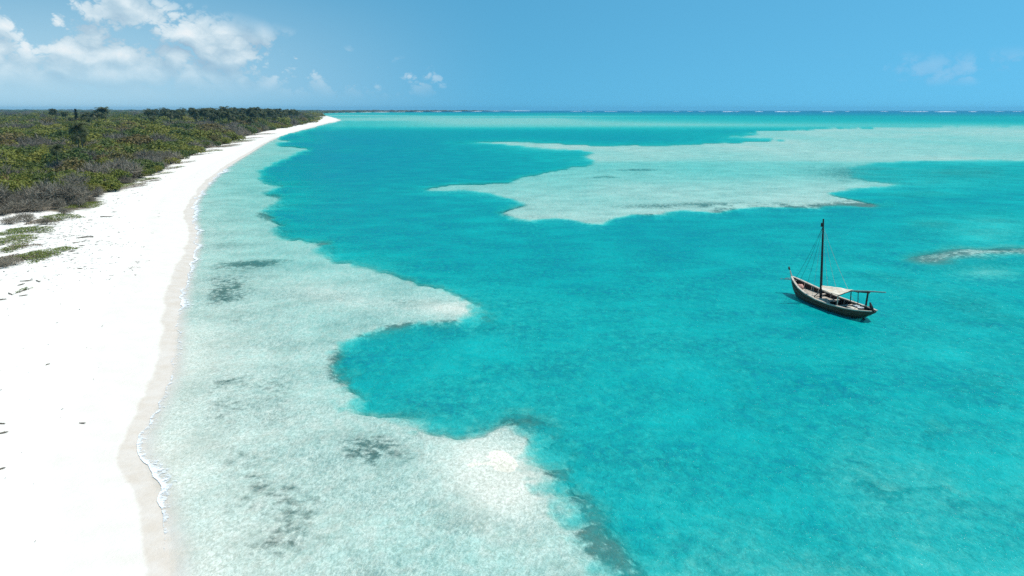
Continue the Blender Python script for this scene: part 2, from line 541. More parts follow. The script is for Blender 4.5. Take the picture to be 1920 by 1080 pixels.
    D = np.where(off > 3, np.where(W > 0.12, np.minimum(D, D * (1 - 0.50 * sstep(W, 0.12, 0.75)) + 0.25), D), D)
    return s, D, W, w1, sd1


def fan(vmin, vmax, rows, cols, umax):
    """a fan of ground points, denser near the viewer's side of the beach"""
    v = np.concatenate([np.linspace(vmin, 14, 40, endpoint=False), np.linspace(14, vmax, rows)])
    yy = H * F / math.cos(PITCH) / v
    u = np.linspace(-umax, umax, cols)
    Y, U = np.meshgrid(yy, u, indexing='ij')
    return Y * U, Y


# ---------------------------------------------------------------- ground and sea bed (one sheet)
GX, GY = fan(2.55, 1500, 520, 720, 1.15)
gs, gD, gW, gw1, gsd1 = sea_fields(GX, GY)
gz = np.where(gs > 0, land_height(GX, GY, np.maximum(gs, 0)), -0.30 * np.minimum(gD, 12))
gscrub = np.zeros_like(gs)
sel = gs > 0
gscrub[sel] = sdpoly(GX[sel], GY[sel], SCRUB)
gscrub[~sel] = -50
# width of the wet strip grows with distance along the beach
wetw = np.interp(GY, [20, 33, 60, 90, 150, 300], [0.85, 0.9, 1.3, 1.5, 1.6, 1.4])
cusp = fbm(GX, GY, 3.2, 3, 61) * 0.35 + fbm(GX, GY, 11.0, 2, 63) * 0.30
wet = gs / wetw + cusp

gm, n = material('sand_and_seabed')
geo = n.node('ShaderNodeNewGeometry')
P = geo.outputs['Position']
a_wet, a_weed, a_scrub, a_depth, a_s = n.attr('wet'), n.attr('weed'), n.attr('scrub'), n.attr('depth'), n.attr('inland')
grain = n.noise(P, 9.0, 4.0, 0.65)
mott = n.noise(P, 0.6, 4.0, 0.6)
drysand = n.mix(n.ss(mott, 0.25, 0.75), (0.80, 0.73, 0.635), (0.89, 0.83, 0.745))
drysand = n.mix(n.m('MULTIPLY', n.ss(grain, 0.45, 0.75), 0.35), drysand, (0.72, 0.69, 0.64))
marks = n.m('MULTIPLY', n.ss(n.noise(P, 2.4, 2.0, 0.5), 0.60, 0.70), n.ss(n.noise(P, 0.16, 2.0, 0.5), 0.48, 0.62))
drysand = n.mix(n.m('MULTIPLY', marks, 0.45), drysand, (0.60, 0.565, 0.50))
damp = n.mix(n.ss(mott, 0.3, 0.7), (0.725, 0.655, 0.57), (0.78, 0.715, 0.635))
wetc = n.mix(n.ss(mott, 0.3, 0.7), (0.63, 0.535, 0.44), (0.69, 0.61, 0.53))
edge_n = n.m('MULTIPLY', n.m('SUBTRACT', n.noise(P, 1.7, 4.0, 0.6), 0.5), 0.30)
wetx = n.m('ADD', a_wet, edge_n)
c = n.mix(n.ss(wetx, 4.4, 5.6), damp, drysand)
c = n.mix(n.ss(wetx, 0.85, 1.2), wetc, c)
# dead leaves and roots under the scrub
lit_n = n.m('MULTIPLY_ADD', n.m('SUBTRACT', n.noise(P, 0.5, 5.0, 0.65), 0.5), 7.0, a_scrub)
litter = n.mix(n.noise(P, 2.0, 3.0), (0.11, 0.085, 0.06), (0.20, 0.17, 0.12))
far_litter = n.mix(n.noise(P, 0.02, 4.0), (0.055, 0.065, 0.030), (0.10, 0.085, 0.055))
litter = n.mix(n.ss(a_scrub, 8.0, 40.0), litter, far_litter)
c = n.mix(n.ss(lit_n, -0.5, 2.8), c, litter)
# sea bed
rip = n.noise(n.scaled(P, (1.3, 0.9, 1.0)), 4.6, 4.0, 0.66, 0.9)
bed = n.mix(n.ss(rip, 0.30, 0.68), (0.57, 0.53, 0.42), (0.96, 0.89, 0.755))  # sand ripple tone, contrast raised to stand in for caustic light
peb = n.noise(P, 5.0, 4.0, 0.7)
bed = n.mix(n.m('MULTIPLY', n.ss(peb, 0.58, 0.74), 0.38), bed, (0.34, 0.35, 0.30))
bed = n.mix(n.m('MULTIPLY', n.ss(n.noise(P, 0.22, 4.0, 0.65), 0.46, 0.66), 0.34), bed, (0.47, 0.45, 0.35))
wn = n.m('ADD', a_weed, n.m('MULTIPLY', n.m('SUBTRACT', n.noise(P, 1.6, 5.0, 0.72), 0.5), n.m('MULTIPLY', n.m('MINIMUM', n.m('MULTIPLY', a_weed, 2.0), 1.0), 2.6)))
weedc = n.mix(n.noise(P, 2.5, 5.0, 0.7), (0.03, 0.05, 0.035), (0.22, 0.20, 0.14))
bed = n.mix(n.m('MULTIPLY', n.ss(wn, 0.10, 0.66), 0.95), bed, weedc)
c = n.mix(n.ss(a_s, -0.15, -1.6), c, bed)
hgt = n.m('ADD', n.m('MULTIPLY', n.noise(P, 1.3, 5.0, 0.6), 1.0), n.m('MULTIPLY', rip, 0.6))
dryb = n.m('MULTIPLY', n.noise(P, 2.6, 3.0, 0.6), 0.5)
nrm = bump(n, n.m('ADD', hgt, dryb), 0.35, 0.12)
principled(n, c, n.mix(n.ss(wetx, 0.9, 1.05), 0.6, 0.95), 0.10, nrm)
ground = grid_mesh('ground', GX, GY, gz, {'wet': wet, 'weed': gW, 'scrub': gscrub, 'depth': gD, 'inland': gs}, gm)
tag(ground, kind='structure')

# ---------------------------------------------------------------- water
WX, WY = GX, GY
near = sstep(WY, 220, 40)
wz = near * (0.035 * fbm(WX, WY * 1.6, 2.6, 3, 101) + 0.03 * fbm(WX, WY, 7.0, 2, 103)) * sstep(-gs, 0.5, 4.0)
wmz = np.where(gs > 0, np.minimum(-0.02 - 0.02 * gs, 0), wz)
wm, n = material('lagoon_water')
geo = n.node('ShaderNodeNewGeometry')
P = geo.outputs['Position']
D = n.attr('depth')
wv1 = n.noise(n.scaled(P, (1.0, 0.85, 1.0)), 1.25, 4.0, 0.64, 0.5)
wv2 = n.noise(n.scaled(P, (1.1, 0.9, 1.0)), 3.4, 3.0, 0.62, 0.8)
wv3 = n.noise(n.scaled(P, (0.16, 0.22, 1.0)), 0.7, 3.0, 0.6)
hsum = n.m('ADD', n.m('ADD', n.m('MULTIPLY', wv1, 1.0), n.m('MULTIPLY', wv2, 0.40)), n.m('MULTIPLY', wv3, 2.0))
nrm = bump(n, hsum, 0.8, 0.26)
# caustic light pattern painted by noise into the water's transmission tint
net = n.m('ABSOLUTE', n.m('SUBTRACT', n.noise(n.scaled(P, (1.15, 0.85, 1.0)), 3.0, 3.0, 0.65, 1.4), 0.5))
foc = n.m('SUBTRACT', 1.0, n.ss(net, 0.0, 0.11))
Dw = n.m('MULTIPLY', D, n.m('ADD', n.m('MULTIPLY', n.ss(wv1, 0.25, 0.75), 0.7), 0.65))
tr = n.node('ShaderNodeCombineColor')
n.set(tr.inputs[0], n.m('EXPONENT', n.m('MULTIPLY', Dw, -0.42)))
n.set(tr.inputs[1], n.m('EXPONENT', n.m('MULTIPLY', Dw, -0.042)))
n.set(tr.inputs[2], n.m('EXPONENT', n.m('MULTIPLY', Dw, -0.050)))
caustic_amt = n.m('MULTIPLY', n.ss(D, 0.03, 0.30), n.lin(wv3, 0.35, 0.65, 0.25, 0.75))
tint = n.mix(n.m('MULTIPLY', n.m('SUBTRACT', 1.0, foc), caustic_amt), tr.outputs[0], (0.55, 0.60, 0.60), 'MULTIPLY')
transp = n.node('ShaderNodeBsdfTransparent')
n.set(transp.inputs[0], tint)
body = n.ramp(n.m('DIVIDE', n.m('ADD', D, n.m('ADD', n.m('MULTIPLY', n.m('SUBTRACT', wv3, 0.5), 6.5), n.m('MULTIPLY', n.m('MULTIPLY', n.m('SUBTRACT', n.m('ADD', n.m('MULTIPLY', wv1, 0.65), n.m('MULTIPLY', wv2, 0.35)), 0.5), n.lin(wv3, 0.35, 0.65, 0.5, 1.6)), 14.0))), 40.0),  # wavelet light and dark painted into the body colour, over the depth tone
              [(0.0, (0.03, 0.72, 0.66)), (0.035, (0.002, 0.59, 0.56)), (0.085, (0.0, 0.43, 0.415)), (0.13, (0.0, 0.315, 0.335)), (0.18, (0.0, 0.255, 0.31)), (0.27, (0.0, 0.19, 0.29)), (0.5, (0.0, 0.15, 0.25)), (1.0, (0.0, 0.14, 0.23))])
dif = n.node('ShaderNodeBsdfDiffuse')
n.set(dif.inputs[0], body)
n.set(dif.inputs['Normal'], nrm)
fac = n.m('SUBTRACT', 1.0, n.m('EXPONENT', n.m('MULTIPLY', Dw, -0.28)))
mx = n.node('ShaderNodeMixShader')
n.set(mx.inputs[0], fac)
n.l.new(transp.outputs[0], mx.inputs[1])
n.l.new(dif.outputs[0], mx.inputs[2])
gl = n.node('ShaderNodeBsdfGlossy')
gl.inputs['Roughness'].default_value = 0.07
n.set(gl.inputs['Normal'], nrm)
fr = n.node('ShaderNodeFresnel')
fr.inputs['IOR'].default_value = 1.33
n.set(fr.inputs['Normal'], nrm)
gfac = n.m('MINIMUM', n.m('MULTIPLY', n.m('MULTIPLY', fr.outputs[0], 0.36), n.ss(D, 0.0, 0.10)), 0.11)
mx2 = n.node('ShaderNodeMixShader')
n.set(mx2.inputs[0], gfac)
n.l.new(mx.outputs[0], mx2.inputs[1])
n.l.new(gl.outputs[0], mx2.inputs[2])
om = n.node('ShaderNodeOutputMaterial')
n.l.new(mx2.outputs[0], om.inputs[0])
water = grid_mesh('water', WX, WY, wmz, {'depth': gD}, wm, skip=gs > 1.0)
tag(water, kind='structure')


def ground_z(x, y):
    s_ = sdpoly(np.array([x]), np.array([y]), LAND)
    return float(land_height(np.array([x]), np.array([y]), np.maximum(s_, 0))[0])


def ground_zs(X, Y):
    X, Y = np.asarray(X, float), np.asarray(Y, float)
    s_ = sdpoly(X, Y, LAND)
    return land_height(X, Y, np.maximum(s_, 0))


def px_ground(x, y):
    """land point under photograph pixel (x, y): the height is found by a few rounds"""
    z = 1.3
    for _ in range(4):
        X, Y = px(x, y, z)
        z = float(ground_zs([X], [Y])[0])
    return X, Y, z


# ---------------------------------------------------------------- surf on the outer reef and foam on the beach
fm, n = material('foam')
geo = n.node('ShaderNodeNewGeometry')
fn = n.noise(geo.outputs['Position'], 2.2, 6.0, 0.75)
cover = n.attr('cover')
alpha = n.ss(n.m('ADD', fn, n.m('MULTIPLY', n.m('SUBTRACT', cover, 0.5), 0.9)), 0.50, 0.72)
d_ = n.node('ShaderNodeBsdfDiffuse')
d_.inputs[0].default_value = (0.86, 0.88, 0.88, 1)
t_ = n.node('ShaderNodeBsdfTransparent')
mx = n.node('ShaderNodeMixShader')
n.set(mx.inputs[0], alpha)
n.l.new(t_.outputs[0], mx.inputs[1])
n.l.new(d_.outputs[0], mx.inputs[2])
o_ = n.node('ShaderNodeOutputMaterial')
n.l.new(mx.outputs[0], o_.inputs[0])


def resample(L, step):
    L = np.asarray(L)
    d = np.r_[0, np.cumsum(np.hypot(*(L[1:] - L[:-1]).T))]
    t = np.arange(0, d[-1], step)
    return np.stack([np.interp(t, d, L[:, 0]), np.interp(t, d, L[:, 1])], 1)


sl = shore_w[(shore_w[:, 1] > 8) & (shore_w[:, 1] < 260)]
sl = sl[:np.argmax(sl[:, 1]) + 1]
sl = resample(sl, 0.25)
tan = np.gradient(sl, axis=0)
tan /= np.hypot(tan[:, 0], tan[:, 1])[:, None]
nor = np.stack([tan[:, 1], -tan[:, 0]], 1)          # seaward
verts, faces, cov_ = [], [], []
for k, (p, q) in enumerate(zip(sl, nor)):
    sc = 1.0 + p[1] / 60
    wob = 0.30 * sc * float(fbm(p[0:1], p[1:2], 2.6, 3, 201)[0])
    wid = 0.26 * sc * (1.0 + 0.8 * float(fbm(p[0:1], p[1:2], 6.0, 2, 203)[0]))
    sx, sy = topx(p[0:1], p[1:2], np.zeros(1))
    strong = 0.60 + 0.05 * min(p[1] / 60, 2.0) + 0.12 * math.exp(-((sy[0] - 860) / 110) ** 2) + 0.22 * float(fbm(p[0:1], p[1:2], 9.0, 2, 205)[0])
    for j, (o, cc, z) in enumerate(((-0.25, 0.0, 0.012), (0.05, 1.0, 0.04), (0.6, 0.80, 0.04), (1.8, 0.55, 0.04), (4.5, 0.0, 0.035))):
        off = wob + wid * o
        z_ = max(z, 0.088 * max(-off, 0) + 0.035)
        verts.append((p[0] + q[0] * off, p[1] + q[1] * off, z_))
        cov_.append(cc * strong)
    if k:
        for j in range(4):
            a = (k - 1) * 5 + j
            faces.append((a, a + 1, a + 6, a + 5))
foam = mesh_obj('shore_foam', verts, faces, fm, smooth=True)
at = foam.data.attributes.new('cover', 'FLOAT', 'POINT')
at.data.foreach_set('value', np.array(cov_, np.float32))
tag(foam, 'thin white line of foam lapping along the edge of the beach', 'foam', kind='stuff')

sm, n = material('surf')
principled(n, (0.85, 0.88, 0.90), 0.9, 0.1)
verts, faces = [], []
for (x0, x1, yy, hh) in [(1068, 1092, 208.9, 1.6), (1098, 1112, 208.8, 1.2), (1132, 1158, 209.0, 1.8), (1188, 1204, 208.8, 1.2), (1262, 1276, 209, 1.2), (1288, 1298, 209, 1.4), (1310, 1322, 209.2, 1.5), (1354, 1376, 209.6, 3.0), (1378, 1386, 209.4, 1.6),
                         (1416, 1431, 209.4, 2.4), (1452, 1478, 209.7, 3.4), (1478, 1500, 209.5, 2.0), (1541, 1564, 209.6, 2.8), (1586, 1592, 209.2, 1.4), (1652, 1664, 209.2, 1.6), (1690, 1706, 209.4, 1.6), (1706, 1742, 209.6, 2.8),
                         (1754, 1792, 209.8, 3.4), (1818, 1830, 209.6, 2.2), (1868, 1880, 209.3, 1.4), (1900, 1915, 209.3, 1.5)]:
    xa, ya = px(x0, yy)
    xb, yb = px(x1, yy)
    m = 26
    b0 = len(verts)
    for i in range(m + 1):
        t = i / m
        env = math.sin(math.pi * t) ** 0.5 * (0.65 + 0.7 * random.random())
        x, y = xa + (xb - xa) * t, ya + (yb - ya) * t + random.uniform(-14, 14)
        wdt = 16 + 16 * env
        for (o, zz) in ((-wdt, 0.05), (-wdt * .35, hh * env * 0.55), (0, hh * env), (wdt * 0.5, hh * env * 0.5), (wdt, 0.05)):
            verts.append((x, y + o, zz))
        if i:
            for j in range(4):
                a = b0 + (i - 1) * 5 + j
                faces.append((a, a + 5, a + 6, a + 1))
tag(mesh_obj('surf', verts, faces, sm, smooth=True), 'line of white surf breaking on the outer reef near the horizon', 'surf', kind='stuff')


# ---------------------------------------------------------------- plants
def leaf_mat(name, c1, c2, c3, trans=0.25, rough=0.6):
    m, n = material(name)
    oi = n.node('ShaderNodeObjectInfo')
    geo = n.node('ShaderNodeNewGeometry')
    rnd = oi.outputs['Random']
    big = n.noise(oi.outputs['Location'], 0.035, 3.0, 0.6)
    col = n.mix(n.lin(n.m('ADD', n.m('MULTIPLY', rnd, 0.55), n.m('MULTIPLY', big, 0.45)), 0.25, 0.75), c1, c2)
    per = n.attr('leaf')
    col = n.mix(n.m('MULTIPLY', n.ss(per, 0.55, 1.0), 0.55), col, c3)
    col = n.mix(n.m('MULTIPLY', n.ss(per, 0.45, 0.0), 0.45), col, n.mix(1.0, col, (0.55, 0.6, 0.5), 'MULTIPLY'))
    d = n.node('ShaderNodeBsdfPrincipled')
    n.set(d.inputs['Base Color'], col)
    d.inputs['Roughness'].default_value = rough
    d.inputs['Specular IOR Level'].default_value = 0.25
    t = n.node('ShaderNodeBsdfTranslucent')
    n.set(t.inputs[0], col)
    mxs = n.node('ShaderNodeMixShader')
    mxs.inputs[0].default_value = trans
    n.l.new(d.outputs[0], mxs.inputs[1])
    n.l.new(t.outputs[0], mxs.inputs[2])
    o = n.node('ShaderNodeOutputMaterial')
    n.l.new(mxs.outputs[0], o.inputs[0])
    return m


M_green = leaf_mat('olive_leaves', (0.135, 0.165, 0.022), (0.235, 0.225, 0.034), (0.34, 0.32, 0.07))
M_dark = leaf_mat('dark_leaves', (0.065, 0.105, 0.024), (0.125, 0.155, 0.030), (0.21, 0.23, 0.06))
M_rust = leaf_mat('rusty_leaves', (0.16, 0.135, 0.04), (0.21, 0.145, 0.05), (0.27, 0.21, 0.09))
M_twig = leaf_mat('bare_twigs', (0.19, 0.16, 0.12), (0.28, 0.235, 0.175), (0.38, 0.33, 0.26), 0.0, 0.85)
M_creep = leaf_mat('creeper_leaves', (0.115, 0.165, 0.020), (0.20, 0.23, 0.035), (0.30, 0.33, 0.07))
M_dry = leaf_mat('dry_creeper', (0.20, 0.15, 0.10), (0.27, 0.21, 0.15), (0.36, 0.29, 0.2), 0.0, 0.9)
M_palm = leaf_mat('palm_fronds', (0.035, 0.050, 0.015), (0.065, 0.08, 0.022), (0.34, 0.31, 0.16))
M_casu = leaf_mat('casuarina_needles', (0.022, 0.040, 0.018), (0.035, 0.055, 0.022), (0.05, 0.07, 0.03))
M_wood, n = material('bark')
geo = n.node('ShaderNodeNewGeometry')
principled(n, n.mix(n.noise(geo.outputs['Position'], 4.0, 3.0), (0.10, 0.08, 0.06), (0.22, 0.185, 0.15)), 0.9, 0.2)


class Bag:
    """collects faces with a per-face 'leaf' value and a material slot"""
    def __init__(self):
        self.v, self.f, self.a, self.s = [], [], [], []

    def quad(self, pts, a=0.5, slot=0):
        b = len(self.v)
        self.v.extend([tuple(p) for p in pts])
        self.f.append(tuple(range(b, b + len(pts))))
        self.a.append(a)
        self.s.append(slot)

    def tube(self, pts, rad, sides=5, slot=0, a=0.5):
        pts = [Vector(p) for p in pts]
        b = len(self.v)
        for i, p in enumerate(pts):
            t = (pts[min(i + 1, len(pts) - 1)] - pts[max(i - 1, 0)]).normalized()
            u = t.cross(Vector((0, 0, 1)) if abs(t.z) < 0.9 else Vector((1, 0, 0))).normalized()
            w_ = t.cross(u)
            for k in range(sides):
                an = 2 * math.pi * k / sides
                q = p + (u * math.cos(an) + w_ * math.sin(an)) * rad[i]
                self.v.append(tuple(q))
        for i in range(len(pts) - 1):
            for k in range(sides):
                c0, c1 = b + i * sides + k, b + i * sides + (k + 1) % sides
                self.f.append((c0, c1, c1 + sides, c0 + sides))
                self.a.append(a)
                self.s.append(slot)
        self.f.append(tuple(b + k for k in range(sides))[::-1])
        self.a.append(a)
        self.s.append(slot)
        e = b + (len(pts) - 1) * sides
        self.f.append(tuple(e + k for k in range(sides)))
        self.a.append(a)
        self.s.append(slot)

    def mesh(self, name, mats):
        me = bpy.data.meshes.new(name)
        me.from_pydata(self.v, [], self.f)
        me.update()
        for m in mats:
            me.materials.append(m)
        me.polygons.foreach_set('material_index', np.array(self.s, np.int32))
        at = me.attributes.new('leaf', 'FLOAT', 'FACE')
        at.data.foreach_set('value', np.array(self.a, np.float32))
        return me


def shrub_meshes(kind, seed, leaves):
    """unit shrub about 1 m in radius: returns (foliage bag, stem bag)"""
    rg = random.Random(seed)
    fol, st = Bag(), Bag()
    lobes = []
    for i in range(9):
        an = rg.uniform(0, 6.283)
        r = rg.uniform(0.0, 0.70) ** 0.8
        lobes.append((r * math.cos(an), r * math.sin(an), rg.uniform(0.30, 0.62) * (1 - 0.35 * r), rg.uniform(0.26, 0.46)))
    for (x, y, z, r) in lobes:
        mid = (x * 0.45 + rg.uniform(-.05, .05), y * 0.45 + rg.uniform(-.05, .05), z * 0.45)
        st.tube([(x * .08, y * .08, -0.08), mid, (x, y, z)], [0.035, 0.024, 0.010], 4)
        if kind == 'twig':
            for _ in range(5):
                d = Vector((rg.gauss(0, 1), rg.gauss(0, 1), rg.uniform(-.1, 1.3))).normalized() * r
                st.tube([(x, y, z), (x + d.x * .6, y + d.y * .6, z + d.z * .6), (x + d.x, y + d.y, z + d.z)], [0.010, 0.007, 0.003], 3)
    if kind == 'twig':
        for i in range(leaves):
            x, y, z, r = rg.choice(lobes)
            d = Vector((rg.gauss(0, 1), rg.gauss(0, 1), rg.gauss(0.25, .9))).normalized()
            b0 = Vector((x, y, z)) + d * r * rg.uniform(0.25, 0.75)
            dd = (d + Vector((rg.gauss(0, .5), rg.gauss(0, .5), rg.gauss(0.25, .5)))).normalized()
            L = rg.uniform(0.16, 0.36)
            e1 = b0 + dd * L
            if e1.z < 0:
                continue
            sd = dd.cross(Vector((rg.gauss(0, 1), rg.gauss(0, 1), rg.gauss(0, 1)))).normalized() * rg.uniform(0.007, 0.013)
            sh = rg.random()
            fol.quad([b0 - sd, b0 + sd, e1 + sd * .5, e1 - sd * .5], sh)
            for _ in range(2):
                k0 = b0.lerp(e1, rg.uniform(.3, .9))
                k1 = k0 + (dd + Vector((rg.gauss(0, .8), rg.gauss(0, .8), rg.gauss(0, .8)))).normalized() * L * 0.5
                fol.quad([k0 - sd * .7, k0 + sd * .7, k1], sh)
    else:
        for i in range(leaves):
            x, y, z, r = rg.choice(lobes)
            d = Vector((rg.gauss(0, 1), rg.gauss(0, 1), rg.gauss(0.15, .9))).normalized()
            rr = r * (rg.uniform(0.55, 1.0) ** 0.5) * (1 + 0.18 * math.sin(d.x * 9 + seed) * math.cos(d.y * 8))
            p = Vector((x, y, z)) + Vector((d.x * rr, d.y * rr, d.z * rr * 0.8))
            if p.z < 0.0:
                continue
            nn = (d + Vector((rg.gauss(0, .55), rg.gauss(0, .55), rg.gauss(0.2, .55)))).normalized()
            u = nn.cross(Vector((rg.gauss(0, 1), rg.gauss(0, 1), rg.gauss(0, 1)))).normalized()
            w_ = nn.cross(u)
            a, b_ = rg.uniform(0.045, 0.085), rg.uniform(0.022, 0.042)
            fol.quad([p - u * a, p + w_ * b_, p + u * a, p - w_ * b_], rg.random())
    return fol, st


KINDS = {'olive': ('leaf', M_green), 'dark': ('leaf', M_dark), 'rusty': ('leaf', M_rust), 'grey': ('twig', M_twig)}
shrub_lib = {}                     # kind -> list of (foliage mesh, stem mesh, joined mesh)
for kn, (tp, mt) in KINDS.items():
    shrub_lib[kn] = []
    for q in range(4):
        fol, st = shrub_meshes(tp, sum(map(ord, kn)) * 13 + q, 2100 if tp == 'leaf' else 700)
        both = Bag()
        both.v = fol.v + st.v
        both.f = fol.f + [tuple(i + len(fol.v) for i in f) for f in st.f]
        both.a = fol.a + st.a
        both.s = [0] * len(fol.f) + [1] * len(st.f)
        wood = M_twig if kn == 'grey' else M_wood
        shrub_lib[kn].append((fol.mesh('foliage', [mt]), st.mesh('stems', [wood]), both.mesh('shrub', [mt, wood])))


def palm_meshes(seed, fronds=20, h=1.0, sparse=False):
    """palm with a trunk of height 1 (scaled on placing) and fronds 0.34 long"""
    rg = random.Random(seed)
    tr, cr = Bag(), Bag()
    lean = rg.uniform(0.02, 0.14)
    la = rg.uniform(0, 6.28)
    pts, rad = [], []
    for i in range(8):
        t = i / 7
        pts.append((math.cos(la) * lean * t * t, math.sin(la) * lean * t * t, t - 0.02 * (i == 0)))
        rad.append(0.018 - 0.007 * t + (0.010 if i == 0 else 0))
    tr.tube(pts, rad, 6)
    top = Vector(pts[-1])
    for k in range(fronds):
        an = 6.283 * k / fronds + rg.uniform(-.2, .2)
        el0 = rg.uniform(-0.35, 1.25)
        L = rg.uniform(0.26, 0.38)
        hd = Vector((math.cos(an), math.sin(an), 0))
        sd = Vector((-math.sin(an), math.cos(an), 0))
        spine, p, e = [], top.copy(), el0
        for i in range(8):
            spine.append(p.copy())
            p = p + (hd * math.cos(e) + Vector((0, 0, 1)) * math.sin(e)) * L / 7
            e -= 0.24 + 0.04 * i * 0.5
        dead = 0.95 if el0 < -0.15 else rg.uniform(0.2, 0.75)
        for i in range(7):
            a, b_ = spine[i], spine[i + 1]
            wd = 0.100 * math.sin(math.pi * (i + 0.9) / 8.2) + 0.012
            dr = Vector((0, 0, -1)) * wd * 0.55
            fw = (b_ - a)
            for sg in (-1, 1):
                for h_ in (0.0, 0.5):
                    q0 = a + fw * h_
                    q1 = a + fw * (h_ + 0.50)
                    tip = q0 + fw * 0.9 + sd * sg * wd + dr
                    cr.quad([q0, q1, tip], dead)
    return tr.mesh('trunk', [M_wood]), cr.mesh('crown', [M_palm])


palm_lib = [palm_meshes(300 + k, 22 + k % 3 * 3) for k in range(5)]


def child(name, me, parent):
    o = bpy.data.objects.new(name, me)
    COL.objects.link(o)
    o.parent = parent
    return o


def put_palm(X, Y, Z, h, label, group, k=None):
    k = random.randrange(5) if k is None else k
    e = empty('palm_tree', (X, Y, Z - 0.1), random.uniform(0, 6.28))
    g = h
    e.scale = (g, g, g)
    child('trunk', palm_lib[k][0], e)
    child('crown', palm_lib[k][1], e)
    tag(e, label, 'palm', group)
    return e


# shrubs one by one over the ground behind the beach, nearest first
def shrub_kind(X, Y, PXs, PYs):
    n1 = fbm(X, Y, 38.0, 3, 401)
    n2 = fbm(X, Y, 15.0, 2, 403)
    out = []
    for a, b_, x, y in zip(n1, n2, PXs, PYs):
        g = -0.20 + a + 0.6 * b_
        if y > 330 and (x > 90 or y > 372):
            g += 0.55                                     # grey thicket along the sand
        if y > 300 and x < 75 and y < 372:
            g -= 0.5
        if y < 235:
            g -= 0.20
        elif y < 258:
            g += 0.12
        r = random.random()
        if g > 0.22 or r < 0.16:
            out.append('grey')
        elif g > 0.10 or r < 0.24:
            out.append('rusty' if b_ > -0.1 else 'grey')
        elif g > -0.16:
            out.append('olive' if r < 0.75 else 'dark')
        else:
            out.append('dark' if r < 0.6 else 'olive')
    return out


def scatter(y0, y1, spacing, seed):
    """jittered grid of plants in the strip y0..y1 within the wedge that the view takes in"""
    rg = np.random.default_rng(seed)
    xs = np.arange(-1.05 * y1, 0.05 * y1, spacing)
    ys = np.arange(y0, y1, spacing)
    X, Y = np.meshgrid(xs, ys)
    X = X + rg.uniform(-.5, .5, X.shape) * spacing
    Y = Y + rg.uniform(-.5, .5, X.shape) * spacing
    X, Y = X.ravel(), Y.ravel()
    k = (X > -0.86 * Y - 6) & (X < 0.06 * Y)
    X, Y = X[k], Y[k]
    sc_ = sdpoly(X, Y, SCRUB)
    ok = sc_ + 2.2 * fbm(X, Y, 8.0, 2, 411) > 1.0
    return X[ok], Y[ok], sc_[ok]


clear_x, clear_y = px(116, 243, 3.0)
bands = [(60, 170, 3.6), (170, 300, 5.2), (300, 480, 6.5), (480, 900, 8.5), (900, 1600, 11.0), (1600, 3200, 20.0), (3200, 7500, 42.0)]
pool = []
for bi, (y0, y1, sp) in enumerate(bands):
    X, Y, SC = scatter(y0, y1, sp, 500 + bi)
    Z = ground_zs(X, Y)
    PXs, PYs = topx(X, Y, Z)
    kinds = shrub_kind(X, Y, PXs, PYs)
    for x, y, z, sc_, kd, p_, q_ in zip(X, Y, Z, SC, kinds, PXs, PYs):
        if p_ < -70 or p_ > 1000 or math.hypot(x - clear_x, (y - clear_y) * 0.4) < 9:
            continue
        edge = min(1.0, 0.55 + max(sc_, 0) / 14)
        r = sp * (random.uniform(0.55, 1.0) if random.random() < .82 else random.uniform(1.1, 1.6)) * (0.75 if kd == 'grey' else 1.0) * (0.7 + 0.3 * edge)
        hgt = min(r * random.uniform(0.9, 1.45), 1.6 + r * 0.7) * edge
        if y > 900:
            hgt = random.uniform(3.0, 7.0) * (1.0 if random.random() < .93 else 1.7)
        pool.append((x, y, z, r, hgt, kd, p_, q_))
pool.sort(key=lambda t: t[1] / (t[3] + 0.1))
N_ONE = 300
GRP = {'olive': 'olive green shrubs in the coastal scrub', 'dark': 'dark green shrubs in the coastal scrub', 'rusty': 'rusty brown shrubs in the coastal scrub', 'grey': 'grey bare shrubs in the coastal scrub'}
LAB = {'olive': 'olive shrub', 'dark': 'dark green shrub', 'rusty': 'rusty shrub', 'grey': 'bare grey shrub'}
NAMES = {'olive': 'olive_shrub', 'dark': 'dark_shrub', 'rusty': 'rusty_shrub', 'grey': 'bare_shrub'}
individual = [t for t in pool if 0 <= t[6] and t[7] < 470][:N_ONE]
chosen = set(map(id, individual))
for i, t in enumerate(individual):
    x, y, z, r, hgt, kd, p_, q_ = t
    fol, st, both = shrub_lib[kd][random.randrange(4)]
    sc3 = (r * 1.12, r * random.uniform(0.95, 1.25), hgt * 1.15)
    if i < 160:
        e = empty(NAMES[kd], (x, y, z - 0.05), random.uniform(0, 6.28))
        child('foliage' if kd != 'grey' else 'twigs', fol, e)
        child('stems', st, e)
    else:
        e = bpy.data.objects.new(NAMES[kd], both)
        COL.objects.link(e)
        e.location = (x, y, z - 0.05)
        e.rotation_euler = (0, 0, random.uniform(0, 6.28))
    e.scale = sc3
    row = ('in front on the sand' if sdpoly(np.array([x]), np.array([y]), SCRUB)[0] < 5 else 'in the near thicket' if q_ > 350 else 'in mid scrub' if q_ > 318 else 'farther back')
    col_ = ('at the picture\'s left edge' if p_ < 45 else 'left of the lone palm' if p_ < 125 else 'below or beside the lone palm' if p_ < 195 else 'between the lone palm and the beach' if p_ < 260 else 'where the scrub narrows')
    size_ = 'large' if r > 3.6 else 'small' if r < 2.3 else 'middling'
    tag(e, size_ + ' ' + LAB[kd] + ' ' + row + ', ' + col_, 'shrub', GRP[kd])

